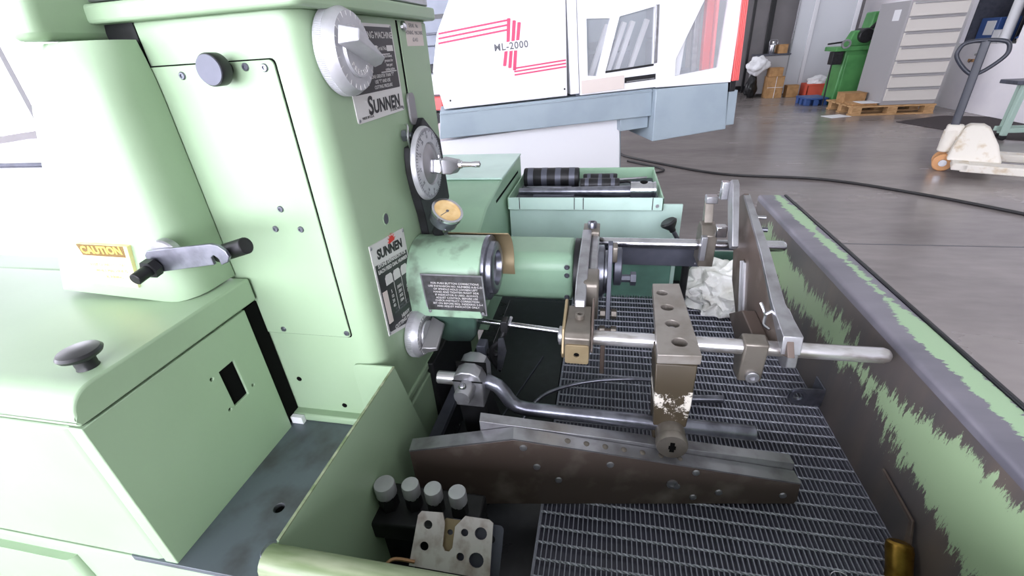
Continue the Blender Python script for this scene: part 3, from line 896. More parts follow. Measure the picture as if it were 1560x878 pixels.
# ---- rear part of the machine
rc = [(.93, .60), (.93, .87), (1.02, .905), (1.20, .925), (1.50, .928), (1.50, .60)]
RC = obj('rear_cabinet', prism(nb(), rc, 'x', -.60, -.285), 'paint_rear', HM, bevel=.004)
obj('rear_lid', prism(nb(), [(1.20, .926), (1.50, .929), (1.50, .935), (1.20, .932)], 'x', -.60, -.283), 'paint_cool_light', RC, bevel=.002)
obj('rear_slot', box(nb(), -.286, -.2842, 1.12, 1.44, .885, .892), 'void', RC)
RB = obj('rear_box', box(nb(), -.278, .156, 1.252, 1.40, .52, .832), 'paint_cool_light', HM, bevel=.004)
obj('shade_panel', box(nb(), -.06, .20, 1.236, 1.246, .522, .70), 'paint_darkgreen', RB, bevel=.002)  # added plate: shade on the box's lower front painted as darker green
obj('front_sheet', box(nb(), -.278, .213, 1.246, 1.254, .52, .842), 'paint_cool_light', RB, bevel=.002)
pn = nb()
box(pn, -.275, .158, 1.225, 1.55, .832, .836)
RP = obj('rear_pan', pn, 'slate', HM)
for b6 in ((-.275, .158, 1.222, 1.226, .832, .868), (-.277, -.273, 1.222, 1.55, .832, .868), (.154, .158, 1.222, 1.55, .832, .868), (-.275, .158, 1.546, 1.55, .832, .872)):
    obj('pan_rim', box(nb(), *b6), 'paint_cool_light' if b6[3] < 1.3 else 'paint_rear', RP, bevel=.001)
for x in (-.243, -.085, -.060, .128):
    obj('pan_seam', box(nb(), x, x + .0022, 1.2212, 1.2222, .834, .868), 'iron', RP)
screw(RP, (.142, 1.2218, .845), (0, -1, 0), .005, 'steel')
lv = nb(); tube(lv, [(.225, 1.16, .70), (.195, 1.16, .775), (.180, 1.16, .80)], [.006, .006, .006], 10)
LV = obj('lever', lv, 'steel_dk', HM)
obj('lever_knob', rev(nb(), [(.008, 0), (.009, .008), (.020, .022), (.022, .028), (.018, .033), (0, .034)], (.181, 1.16, .797), (-.45, 0, .8), 24), 'black', LV)
obj('lever_foot', cyl(nb(), (.2255, 1.16, .52), (.2255, 1.16, .702), .010, n=14), 'iron', LV)

# stroker tube behind the spindle
st = [(.875, .742), (.90, .724), (1.0, .724), (1.02, .742), (1.02, .825), (1.0, .842), (.895, .842), (.875, .822)]
ST = obj('stroker_tube', prism(nb(), st, 'x', -.339, -.062), 'paint_rear', HM, bevel=.012, seg=4)
for y, z in ((.8745, .82), (.8745, .80), (.8745, .745)):
    screw(ST, (-.075, y, z), (0, -1, 0), .006, 'steel_dk')

# ================================================================== THINGS IN THE TRAY
# ---- drain grate: bearing bars along the depth, twisted cross wires along the length
GR = thing('drain_grate', 'dark oily steel drain grate lying on the tray floor', 'grate', (.185, .73, .52))
bar = obj('bearing_bar', box(nb(), -.0830, -.0812, .222, 1.245, .5455, .5535), 'grate', GR, smooth=0)
x = -.0830
b0 = ORG[bar]
n = int((.452 + .083) / .0077)
for i in range(1, n + 1):
    dup(bar, b0 + V((i * .0077, 0, 0)), GR)
tw = nb()
ang = 0
L0, L1 = -.084, .4525
steps = 150
rings = []
for i in range(steps + 1):
    xx = L0 + (L1 - L0) * i / steps
    a = i * R(34)
    rings.append([tw.verts.new((xx, .0021 * math.cos(a + k * math.pi / 2), .0021 * math.sin(a + k * math.pi / 2))) for k in range(4)])
for a, b in zip(rings, rings[1:]):
    for k in range(4):
        j = (k + 1) % 4
        tw.faces.new((a[k], a[j], b[j], b[k]))
tw.faces.new(list(reversed(rings[0]))); tw.faces.new(rings[-1])
xf(tw, Matrix.Translation((0, .2345, .5540)))
wire = obj('cross_wire', tw, 'grate_rod', GR, smooth=0)
w0 = ORG[wire]
for i in range(1, 39):
    dup(wire, w0 + V((0, i * .0265, 0)), GR)
for a, b in ((-.0855, -.0830), (.4525, .4545)):
    obj('edge_band', box(nb(), a, b, .222, 1.245, .5455, .5545), 'grate', GR, smooth=0)

# ---- black rubber mat left of the grate
RM = thing('rubber_mat', 'black oily rubber mat left of the drain grate', 'mat', (-.19, .92, .52))
obj('mat_sheet', box(nb(), -.290, -.090, .62, 1.22, .520, .527), 'rubber', RM, bevel=.002)
for p, q in (((-.142, .93), (-.205, .70)), ((-.195, .70), (-.222, .64)), ((-.165, .70), (-.185, .64))):
    t = nb(); tube(t, [(p[0], p[1], .5285), (q[0], q[1], .5285)], .0018, 6)
    obj('mat_ridge', t, 'slate', RM)

# ---- stroking fixture: hub with two arms carrying two guide rods
FX = thing('stroking_fixture', 'steel stroking fixture with two long guide rods clamped across the tray', 'fixture', (-.02, .93, .70))
def rod(name, x0, x1, y, z, r, m, parent):
    L = x1 - x0
    return obj(name, rev(nb(), [(r * .9, 0), (r, .002), (r, L - r * .8), (r * .8, L - r * .25), (r * .45, L), (0, L)], (x0, y, z), (1, 0, 0), 28), m, parent)
rod('guide_rod', -.07, .440, .644, .800, .0125, 'rod_worn', FX)
rod('guide_rod', -.03, .398, 1.0, .828, .0125, 'bright', FX)
# hub
HB = obj('hub_ring', rev(nb(), [(.050, 0), (.074, .001), (.074, .012), (.050, .013)], (-.0615, .935, .785), (1, 0, 0), 40), 'iron', FX)
arm1 = [(.700, .770), (.690, .800), (.706, .838), (.76, .858), (.86, .866), (.93, .868), (.975, .868), (1.028, .856), (1.03, .80), (1.0, .775), (.97, .735), (.92, .71), (.84, .712), (.76, .735)]
obj('arm_casting', prism(nb(), arm1, 'x', -.047, -.026), 'steel', FX, bevel=.003, seg=2)
arm2 = [(.76, .772), (.75, .80), (.78, .845), (.86, .860), (.94, .860), (.99, .854), (1.01, .83), (.99, .79), (.94, .73), (.86, .73), (.80, .745)]
obj('arm_casting', prism(nb(), arm2, 'x', -.026, -.008), 'steel', FX, bevel=.005, seg=2)
boss = prism(nb(), rrect(.740, .81, .770, .855, .01, 4), 'x', -.034, -.004)
obj('arm_boss', boss, 'steel_tan', FX, bevel=.004)
tc = prism(nb(), rrect(.975, 1.032, .835, .866, .006, 3), 'x', -.046, -.008)
TC = obj('rod_clamp', tc, 'steel_tan', FX, bevel=.002)
caphead(TC, (-.026, 1.0, .866), (0, 0, 1), .0105, .014, 'steel_dk')
obj('hub_disc', rev(nb(), [(.062, 0), (.062, .012), (.05, .015), (.05, .022), (0, .022)], (-.008, .93, .785), (1, 0, 0), 36), 'steel_dk', FX)
obj('hub_disc', rev(nb(), [(.038, 0), (.044, .002), (.044, .016), (.040, .018), (0, .018)], (.026, .94, .795), (1, 0, 0), 32), 'slate', FX)
obj('hub_shaft', rev(nb(), [(.009, 0), (.009, .022), (.016, .022), (.016, .034), (0, .034)], (.042, .92, .775), (1, 0, 0), 6), 'slate', FX)
lk = prism(nb(), [(.905, .862), (.92, .866), (.93, .855), (.87, .715), (.855, .705), (.84, .712)], 'x', .012, .022)
obj('link_bar', lk, 'slate', FX, bevel=.001)
lk2 = prism(nb(), rrect(.893, .925, .825, .862, .004, 3), 'x', .022, .032)
obj('link_block', lk2, 'steel_tan', FX, bevel=.001)
for (px, py, pz, d) in ((.000, .85, .722, -1), (.024, .85, .722, 1), (.000, .815, .700, -1), (.024, .815, .700, 1)):
    obj('hex_bolt', cyl(nb(), (px, py, pz), (px + .012, py, pz), .0115, n=6), 'steel_tan', FX, bevel=.001)
obj('bolt_shank', cyl(nb(), (-.004, .815, .700), (.036, .815, .700), .006, n=12), 'steel_brown', FX)
drip = nb(); prism(drip, [(.79, .60), (.80, .60), (.815, .695), (.805, .695)], 'x', .004, .014)
obj('drip_pin', drip, 'steel_brown', FX, bevel=.002)
# front rod clamp block
FB = obj('clamp_block', prism(nb(), [(.612, .776), (.612, .816), (.620, .824), (.705, .826), (.705, .776)], 'x', -.057, -.014), 'steel_tan', FX, bevel=.002)
tp = prism(nb(), rrect(-.0555, -.0155, .768, .806, .004, 3), 'y', .6080, .6120, holes=[circ(-.036, .786, .0048, 14)])
obj('clamp_face', tp, 'brass_dull', FB, bevel=.001)
obj('clamp_face_hole', rev(nb(), [(.0055, 0), (.0055, .001), (0, .001)], (-.036, .6122, .786), (0, -1, 0), 14), 'void', FB)
sp = prism(nb(), [(.622, .768), (.614, .782), (.632, .822), (.70, .842), (.712, .835), (.712, .776), (.70, .768)], 'x', -.0625, -.0575)
obj('side_plate', sp, 'brass_dull', FB, bevel=.0015)
sp = prism(nb(), [(.630, .776), (.622, .785), (.636, .824), (.70, .845), (.712, .84), (.712, .776)], 'x', -.0135, -.0095)
obj('side_plate', sp, 'steel_brown', FB, bevel=.0015)
caphead(FB, (-.034, .665, .825), (0, 0, 1), .0085, .009, 'steel_tan')
obj('rod_collar', rev(nb(), [(.0125, 0), (.0165, .001), (.0165, .006), (.0125, .007)], (-.0690, .644, .800), (1, 0, 0), 24), 'steel', FB)
# dark flat bar behind the rear rod
obj('flat_bar', box(nb(), .004, .238, 1.060, 1.068, .742, .803), 'slate', FX, bevel=.0015)
screw(FX, (.226, 1.060, .752), (0, -1, 0), .003, 'bright')
# right-hand end: rear clamp with set screws, fingers and tie plates
RCK = obj('rod_clamp', prism(nb(), [(.972, .785), (1.03, .785), (1.034, .86), (1.02, .878), (.99, .878), (.972, .86)], 'x', .214, .246), 'steel_tan', FX, bevel=.002)
obj('clamp_jaw', box(nb(), .212, .224, .958, .974, .806, .862), 'steel', RCK, bevel=.001)
fg = prism(nb(), [(1.00, .86), (1.03, .86), (1.04, .918), (1.028, .922)], 'x', .222, .240)
obj('clamp_finger', fg, 'steel_tan', RCK, bevel=.001)
obj('set_screw', box(nb(), .222, .246, 1.018, 1.042, .918, .934), 'steel', RCK, bevel=.002)
obj('set_screw', box(nb(), .236, .258, .948, .970, .866, .890), 'bright', RCK, bevel=.002)
fn = prism(nb(), [(.985, .975), (.955, .99), (.940, .985), (.870, .880), (.885, .868), (.905, .876)], 'x', .250, .262)
obj('tall_finger', fn, 'steel', RCK, bevel=.001)
obj('finger_jaw', box(nb(), .236, .250, .962, .978, .945, .982), 'bright', RCK, bevel=.001)
tie = [(.965, .958), (.990, .945), (.985, .872), (.930, .775), (.850, .720), (.760, .735), (.690, .775), (.600, .815), (.620, .838), (.690, .846)]
slot = [(.868, .846), (.880, .850), (.886, .842), (.836, .756), (.826, .752), (.820, .760)]
TP = obj('tie_plate', prism(nb(), tie, 'x', .280, .290, holes=[slot]), 'steel_brown', FX, bevel=.001)
# long flat steel edge bar on the tie plate
eb = loft([[(.274, .612, .812), (.302, .612, .812), (.302, .618, .842), (.274, .618, .842)],
           [(.277, .690, .842), (.297, .690, .842), (.297, .694, .856), (.277, .694, .856)],
           [(.279, .80, .893), (.295, .80, .893), (.295, .80, .902), (.279, .80, .902)],
           [(.280, .962, .950), (.292, .962, .950), (.292, .966, .958), (.280, .966, .958)]])
obj('edge_bar', eb, 'steel', TP, bevel=.001)
sl = nb()
for k in range(len(slot)):
    p, q = slot[k], slot[(k + 1) % len(slot)]
tube(sl, [(.279, a, b) for a, b in slot[2:] + slot[:1]], .0046, 6)
obj('slot_rim', sl, 'alu', TP)
obj('threaded_stud', cyl(nb(), (.246, 1.0, .868), (.352, 1.0, .866), .0055, n=14), 'steel_dk', RCK)
obj('threaded_stud', cyl(nb(), (.262, .975, .905), (.335, .975, .903), .004, n=12), 'steel', RCK)
obj('collar_plate', prism(nb(), [(.615, .785), (.63, .775), (.66, .775), (.672, .79), (.70, .838), (.69, .850), (.668, .846), (.62, .818)], 'x', .288, .303), 'steel', FX, bevel=.002)
FC = obj('rod_clamp', prism(nb(), [(.628, .742), (.628, .816), (.655, .820), (.668, .80), (.668, .76), (.66, .738)], 'x', .228, .264), 'steel_tan', FX, bevel=.003)
caphead(FC, (.248, .628, .754), (0, -1, 0), .0105, .006, 'steel')
vs = nb(); tube(vs, [(.262, .700, .852), (.268, .686, .838), (.264, .672, .828), (.27, .660, .826)], .0026, 6, 3)
tube(vs, [(.268, .686, .838), (.282, .690, .846)], .0026, 6)
obj('spring_clip', vs, 'bright', FX)
gus = prism(nb(), [(.665, .795), (.76, .80), (.83, .75), (.75, .73)], 'x', .256, .280)
obj('gusset', gus, 'steel_brown', FX, bevel=.002)
# thin rod with the indicator clamp
thin = obj('thin_rod', cyl(nb(), (-.262, .702, .785), (-.060, .655, .800), .0055, n=16), 'bright', FX)
ic = nb(); prism(ic, rrect(-.182, -.168, .778, .802, .004, 3), 'y', .672, .692)
obj('indicator_clamp', ic, 'iron', thin, bevel=.001)
obj('clamp_pin', cyl(nb(), (-.168, .680, .792), (-.160, .674, .812), .003, n=10), 'steel', thin)
t = nb(); tube(t, [(-.175, .68, .780), (-.184, .675, .760), (-.20, .672, .742), (-.204, .67, .722), (-.196, .67, .700), (-.186, .668, .690)], .0052, 10, 5)
obj('indicator_arm', t, 'iron', thin)
obj('indicator_blade', prism(nb(), [(-.186, .768), (-.176, .772), (-.172, .74), (-.186, .688), (-.194, .692)], 'y', .664, .667), 'steel_dk', thin)
obj('indicator_block', prism(nb(), rrect(-.232, -.214, .712, .748, .002, 2), 'y', .665, .69), 'slate', thin, bevel=.001)
obj('indicator_block', cyl(nb(), (-.216, .678, .725), (-.19, .676, .722), .007, n=14), 'iron', thin)

# ---- drilled stop block on the front rod
SB = thing('stop_block', 'heavy tan block with four drilled holes hanging on the front guide rod', 'block', (.12, .62, .66))
slab_pts = [(.088, .566), (.152, .570), (.148, .800), (.098, .796)]
hh = [(.1125, .760, .0100), (.1165, .708, .0110), (.1195, .655, .0115), (.124, .603, .0120)]
SL = obj('drilled_slab', prism(nb(), slab_pts, 'z', .8135, .8300, holes=[circ(a, b, r, 20) for a, b, r in hh]), 'steel_slab', SB, bevel=.001)
for i, (a, b, r) in enumerate(hh):
    ring_b = rev(nb(), [(r, .0), (r * .62, .001), (r * .55, .004), (0, .004 if i in (2, 0) else -.004)] if i in (0, 2) else [(r * .98, 0), (r * .5, -.004), (0, -.004)], (a, b, .8165), (0, 0, 1), 20)
    obj('bore_bottom', ring_b, 'steel' if i in (0, 2) else 'steel_brown', SL)
obj('slab_core', prism(nb(), [(.091, .575), (.149, .578), (.146, .79), (.10, .786)], 'z', .806, .8125), 'steel_tan', SL)
M['worn_tan'] = chip_mat('brown leg with bare patches', (60, 52, 40), (72, 63, 49), (214, 208, 198), 1.33, (1, 1, 1), 2, .085, .08, (2.2, .4, 0))
lg = loft([[(.094, .556, .662), (.142, .556, .662), (.142, .600, .662), (.094, .600, .662)],
           [(.090, .556, .74), (.146, .558, .74), (.146, .615, .74), (.090, .615, .74)],
           [(.088, .574, .807), (.150, .576, .807), (.148, .665, .807), (.090, .665, .807)]])
LG = obj('leg', lg, M['worn_tan'], SB, bevel=.002)
obj('clamp_screw', rev(nb(), [(.0235, 0), (.0235, .026), (.0225, .028), (.0245, .030), (.0245, .040), (.023, .0425), (.010, .0425), (0, .0425)], (.120, .566, .684), (0, -1, 0), 36), 'steel_tan', SB)
ks = nb(); box(ks, .1165, .1235, .5228, .5240, .674, .694); box(ks, .1145, .1255, .5226, .5238, .680, .687)
obj('key_slot', ks, 'void', SB)

# ---- work rest: clamp post with a cranked rod
WRT = thing('work_rest', 'dark clamp post carrying a cranked steel rod through the tray', 'support', (-.20, .58, .52))
po = loft([[(-.250, .56, .520), (-.170, .56, .520), (-.165, .63, .520), (-.245, .63, .520)],
           [(-.232, .56, .60), (-.175, .56, .60), (-.172, .61, .60), (-.230, .61, .60)],
           [(-.238, .553, .71), (-.188, .553, .71), (-.188, .60, .71), (-.238, .60, .71)]])
obj('post', po, 'iron', WRT, bevel=.004)
hd = prism(nb(), [(-.238, .708), (-.188, .708), (-.187, .760), (-.193, .774), (-.206, .781), (-.222, .781), (-.235, .774), (-.239, .760)], 'y', .545, .605)
HD = obj('clamp_head', hd, 'steel', WRT, bevel=.002)
obj('clamp_split', box(nb(), -.2395, -.1865, .5442, .5446, .762, .7645), 'void', HD)
obj('clamp_split', box(nb(), -.2395, -.1865, .572, .5755, .73, .7815), 'void', HD)
LKN = obj('locking_barrel', rev(nb(), [(.0150, 0), (.0150, .036), (.0135, .039), (0, .0395)], (-.213, .556, .752), (-.06, -1, -.04), 28), 'steel', WRT)
obj('barrel_screw', rev(nb(), [(.0065, 0), (.0065, .005), (.005, .007), (.0025, .007), (.0025, .004), (0, .004)], (-.2155, .528, .764), (-.02, -.1, 1), 16), 'bright', LKN)
cyls = obj('rod_stub', cyl(nb(), (-.278, .575, .742), (-.236, .575, .742), .0115, n=24, ch=.0015), 'rod_worn', WRT)
t = nb(); tube(t, [(-.195, .572, .744), (-.182, .571, .744), (-.168, .570, .738), (-.157, .569, .724), (-.148, .568, .708), (-.136, .567, .697), (-.118, .567, .693), (.248, .567, .688), (.250, .567, .688)], [.0125] * 7 + [.0125, .011], 20)
obj('cranked_rod', t, 'steel_dk', WRT)

# ---- thin oil tube curving over the grate
t = nb(); tube(t, [(-.165, .615, .535), (-.150, .64, .575), (-.120, .688, .602), (-.07, .715, .618), (.0, .735, .627), (.09, .745, .632), (.16, .745, .628)], .0042, 10, 6)
obj('oil_tube', t, 'steel_dk', None, label='thin curved grey oil tube over the grate beside the cranked rod', cat='tube')
t = nb(); cyl(t, (.165, .77, .566), (.265, .78, .566), .0085, n=18, ch=.002)
obj('loose_pin', t, 'steel_dk', None, label='short steel pin lying on the grate under the front guide rod', cat='pin')

# ---- tapered steel rail lying on the grate
RA = thing('support_rail', 'long tapered brown steel rail with riveted face lying on the grate', 'rail', (-.09, .485, .555), (0, 0, R(8.74)))
topz = lambda s: (.155 - (s + .035) * (.105 / .450)) if s > -.035 else (.155 + (s + .035) * .145)
fp = [(-.205, .0), (.425, .0), (.428, .010), (.424, topz(.42)), (-.035, .155), (-.205, topz(-.205))]
FPL = obj('face_plate', prism(nb(), fp, 'y', 0, .006), 'steel_brown', RA, bevel=.0008)
fl = loft([[(-.205, 0, topz(-.205)), (-.205, .025, topz(-.205)), (-.205, .025, topz(-.205) + .003), (-.205, 0, topz(-.205) + .003)],
           [(-.035, 0, .155), (-.035, .025, .155), (-.035, .025, .158), (-.035, 0, .158)],
           [(.425, 0, topz(.425)), (.425, .025, topz(.425)), (.425, .025, topz(.425) + .003), (.425, 0, topz(.425) + .003)]])
FL = obj('top_flange', fl, 'steel', RA, smooth=20)
rb = loft([[(-.090, .026, .10), (-.090, .046, .10), (-.090, .046, .170), (-.090, .026, .170)],
           [(.424, .026, .0), (.424, .046, .0), (.424, .046, .066), (.424, .026, .066)]])
obj('rear_bar', rb, 'steel', RA, bevel=.0008)
for s, z in ((-.02, .138), (.0, .094), (.035, .062), (.118, .098), (.255, .078), (.228, .045), (.258, .018), (.298, .030), (.402, .022)):
    obj('rivet', rev(nb(), [(.0062, 0), (.0055, .002), (.003, .0032), (0, .0034)], (s, 0, z), (0, -1, 0), 14), 'steel', FPL)
for k in range(7):
    s = .05 + k * .03
    obj('flange_rivet', rev(nb(), [(.0055, 0), (.004, .001), (0, .0014)], (s, .013, topz(s) + .003), (0, 0, 1), 12), 'steel_tan', FL)
caphead(FPL, (.22, .0, .052), (0, -1, 0), .009, .003, 'steel')

# ---- perforated holder near the front edge
HO = thing('stone_holder', 'small bent steel holder plate with notched tabs and round holes at the front edge', 'holder', (-.17, .30, .52))
hp = [(-.054, -.038), (.056, -.038), (.053, .034), (.047, .038), (.014, .038), (.002, .022), (.002, -.006), (-.002, -.012), (-.008, -.012), (-.012, -.006), (-.013, .024), (-.018, .038), (-.048, .036), (-.052, .030)]
holes = [circ(-.036, .019, .0062, 14), circ(-.037, -.010, .0062, 14), circ(.016, .016, .0052, 14), circ(.014, -.016, .0055, 14), circ(.038, .018, .0085, 16), circ(.036, -.017, .0100, 16)]
def holder_m(b): return xf(b, Matrix.Translation((-.167, .307, .722)) @ Matrix.Rotation(R(-42), 4, 'X') @ Matrix.Rotation(R(90), 4, 'X'))
b = prism(nb(), [(x, z) for x, z in hp], 'y', -.0012, .0012, holes=holes)
M['scuffed'] = mat('scuffed bright plate', (214, 208, 206), .38, .4, (170, 154, 148), 50, .45, .7)
HPo = obj('front_plate', xf(b, Matrix.Translation((-.169, .306, .712)) @ Matrix.Rotation(R(-48), 4, 'X') @ Matrix.Diagonal((.94, 1, .84, 1))), 'scuffed', HO)
b = prism(nb(), rrect(-.01, .066, -.045, .030, .006, 3), 'y', .010, .012, holes=[circ(.05, .01, .006, 12)])
obj('rear_plate', xf(b, Matrix.Translation((-.169, .306, .712)) @ Matrix.Rotation(R(-48), 4, 'X') @ Matrix.Diagonal((.94, 1, .84, 1))), 'slate', HO)
b = prism(nb(), rrect(-.016, .008, -.03, .03, .003, 3), 'y', .006, .008, holes=[circ(-.006, .012, .004, 12)])
obj('tongue_plate', xf(b, Matrix.Translation((-.169, .306, .712)) @ Matrix.Rotation(R(-48), 4, 'X') @ Matrix.Diagonal((.94, 1, .84, 1))), 'brass_dull', HO)
for x in (-.045, .047):
    obj('spacer_pin', xf(cyl(nb(), (x * .2 + .02, -.001, 0), (x * .2 + .02, .013, 0), .003, n=10), Matrix.Translation((-.169, .306, .712)) @ Matrix.Rotation(R(-48), 4, 'X') @ Matrix.Diagonal((.94, 1, .84, 1))), 'steel', HO)
b = nb(); box(b, -.219, -.113, .268, .276, .52, .696)
obj('stand_leg', b, 'steel_brown', HO, bevel=.001)
t = nb(); tube(t, [(-.212, .284, .697), (-.234, .280, .704), (-.242, .273, .705), (-.245, .267, .694), (-.245, .265, .60)], .0022, 8, 4)
obj('bent_wire', t, 'copper', HO)

# ---- crumpled rag
def rag(name, c, s, seed, lab):
    random.seed(seed)
    from mathutils import noise
    bm = nb()
    bmesh.ops.create_icosphere(bm, subdivisions=5, radius=1.0)
    for v in bm.verts:
        p = v.co.copy()
        f = noise.turbulence(p * 1.5 + V((seed, 0, 0)), 4, True, noise_basis='PERLIN_ORIGINAL', amplitude_scale=.6, frequency_scale=2.1)
        g = noise.noise(p * 2.3 + V((0, seed, 2)))
        rid = 1 - abs(noise.noise(p * 3.0 + V((seed, seed, 0)))) * 1.3 + .07 * (1 - 2 * abs(noise.noise(p * 6.0 + V((0, seed, seed)))))
        k = .72 + .30 * g + .22 * rid - .10 * f
        q = V((p.x * s[0], p.y * s[1], p.z * s[2])) * k
        if q.z < -s[2] * .42: q.z = -s[2] * .42 + (q.z + s[2] * .42) * .08
        v.co = q + V(c)
    mnz = min(v.co.z for v in bm.verts)
    for v in bm.verts: v.co.z += .556 - mnz
    return obj(name, bm, 'cloth', None, smooth=22, label=lab, cat='cloth')
rag('cleaning_rag', (.345, 1.19, .62), (.125, .105, .105), 5, 'crumpled dirty white cleaning rag behind the tie plate on the grate')

# ---- wall bracket with an eye
WB = thing('eye_bracket', 'dark steel eye bracket at the foot of the right tray wall', 'bracket', (.43, .79, .556))
ep = rrect(.388, .4545, .562, .604, .004, 3, rs=(.002, .002, .020, .020))
obj('eye_plate', prism(nb(), ep, 'y', .788, .792, holes=[circ(.407, .585, .0095, 16)]), 'steel_dk', WB)
obj('eye_rim', ring(nb(), (.407, .7865, .585), (0, 1, 0), .0165, .0098, .006, 24), 'steel_dk', WB)
obj('wall_flange', box(nb(), .4515, .4550, .79, .832, .556, .606), 'steel_dk', WB, bevel=.001)
# ---- brass-handled scraper leaning against the wall
BT = thing('brass_tool', 'cranked steel strip with a knurled brass handle leaning on the right tray wall', 'tool', (.43, .46, .556))
t = loft([[(.4475, .575, .628), (.4505, .575, .628), (.4505, .575, .633), (.4475, .575, .633)],
          [(.4470, .494, .620), (.4505, .494, .620), (.4505, .489, .626), (.4470, .489, .626)],
          [(.4440, .482, .588), (.4480, .482, .588), (.4480, .468, .588), (.4440, .468, .588)]])
obj('steel_strip', t, 'steel_brown', BT, bevel=.0008)
obj('brass_handle', rev(nb(), [(.012, 0), (.0155, .003), (.0165, .010), (.0155, .040), (.017, .055), (.015, .058), (0, .058)], (.4345, .476, .596), (-.06, -.55, -.72), 28), 'brass', BT)
t = nb()
for k in range(40):
    pass
ringp = [(.351 + .012 * math.cos(2 * math.pi * k / 24), .430 + .011 * math.sin(2 * math.pi * k / 24), .5585 + .0012 * math.sin(4 * math.pi * k / 24)) for k in range(23)]
tube(t, ringp, .0009, 6)
obj('wire_ring', t, 'bright', None, label='tiny loose wire ring on the front of the grate', cat='ring')

# ---- tools in the rear pan
def sleeve(name, x0, x1, y, z, r, lab, ribs=4, group=None):
    th = thing(name, lab, 'sleeve', ((x0 + x1) / 2, y, z - r), group='banded honing sleeves in the rear pan')
    prof = [(r * .62, .02), (r * .62, 0), (r * .94, 0), (r, .004)]
    L = x1 - x0
    prof += [(r, L - .004), (r * .94, L), (r * .66, L), (r * .60, L - .03), (0, L - .03)]
    obj('sleeve_body', rev(nb(), [(0, .02)] + prof, (x0, y, z), (1, 0, 0), 32), 'iron', th)
    for k in range(ribs):
        xx = x0 + L * (k + .5) / ribs
        obj('grip_band', ring(nb(), (xx - L * .05, y, z), (1, 0, 0), r * 1.02, r * .985, L * .10, 32), 'slate', th)
    return th
sleeve('honing_sleeve', -.262, -.084, 1.44, .869, .0305, 'thick black banded honing sleeve at the left of the rear pan')
sleeve('honing_sleeve', -.076, .042, 1.385, .859, .0205, 'slim black banded honing sleeve nearer in the rear pan', 3)
sleeve('honing_sleeve', -.070, .036, 1.435, .860, .0205, 'slim black banded honing sleeve farther back in the rear pan', 3)
MD = thing('honing_mandrel', 'long dark honing mandrel with a silver cylindrical head in the rear pan', 'mandrel', (-.06, 1.325, .836))
obj('mandrel_shaft', rev(nb(), [(.007, 0), (.010, .002), (.0105, .13), (.0130, .15), (.0150, .24), (.0165, .33), (.0165, .336)], (-.262, 1.325, .856), (1, 0, 0), 24), 'steel_dk', MD)
obj('mandrel_head', rev(nb(), [(.016, 0), (.0235, .001), (.0235, .060), (.0215, .061), (.0215, .064), (.0235, .065), (.0235, .072), (.012, .074), (0, .074)], (.072, 1.325, .8605), (1, 0, 0), 36), 'bright', MD)
obj('mandrel_shoe', box(nb(), -.215, -.09, 1.300, 1.316, .837, .851), 'slate', MD, bevel=.002)
obj('mandrel_shoe', box(nb(), -.24, -.10, 1.334, 1.345, .854, .867), 'steel_dk', MD, bevel=.002)
obj('head_hole', rev(nb(), [(.011, 0), (.011, .0012), (0, .0012)], (.110, 1.325, .8836), (0, 0, 1), 16), 'void', MD)
t = nb(); tube(t, [(.045, 1.43, .854), (.075, 1.42, .858), (.10, 1.38, .848), (.12, 1.365, .841)], .004, 8, 5)
obj('allen_wrench', t, 'iron', None, label='bent black wrench behind the silver mandrel head in the rear pan', cat='wrench')
t = nb(); tube(t, [(.02, 1.505, .841), (.135, 1.53, .842)], .004, 8)
obj('steel_rod', t, 'steel', None, label='thin steel rod lying along the back rim of the rear pan', cat='rod')

# ================================================================== WHITE LATHE BEHIND
LA = thing('cnc_lathe', 'white lathe with crimson stripes, grey apron and windowed sliding doors', 'lathe', (-.1, 3.1, 0), (0, R(-3), R(18)))
def L(name, b6, m, parent=None, bevel=.004, **k):
    return obj(name, box(nb(), *b6), m, parent or LA, bevel=bevel, **k)
BODY = obj('machine_base', prism(nb(), [(-1.0, .05), (.262, .0), (.262, .78), (-1.0, .78)], 'y', .10, 1.0), 'lathe_w', LA, bevel=.006)
L('base_end', (.262, .275, .12, .98, .02, .76), 'lathe_g')
obj('apron', prism(nb(), [(-.955, .812), (.44, .776), (.44, .944), (-.925, .975)], 'y', .0, .30), 'lathe_g', LA, bevel=.004)
obj('apron_ridge', prism(nb(), [(-.93, .955), (.44, .926), (.44, .934), (-.93, .963)], 'y', -.008, .002), 'lathe_g', LA, bevel=.002)
L('apron_lower', (.24, .43, .03, .4, .70, .79), 'lathe_g')
APR = obj('end_cover', prism(nb(), [(.432, .622), (.94, .636), (.922, .925), (.444, .942)], 'y', -.05, .5), 'lathe_g', LA, bevel=.005)
L('tail_cover', (.945, 1.005, -.03, .5, .655, .87), 'lathe_g')
HS = obj('headstock_panel', prism(nb(), [(-.895, .985), (-.118, .968), (-.098, 1.62), (-.72, 1.62), (-.865, 1.39), (-.925, 1.20)], 'y', -.012, .6), 'lathe_w', LA, bevel=.006)
screw(HS, (-.85, -.012, 1.03), (0, -1, 0), .006, 'iron')
screw(HS, (-.135, -.012, 1.01), (0, -1, 0), .006, 'iron')
L('door_post', (-.096, -.04, -.006, .5, .972, 1.7), 'lathe_w')
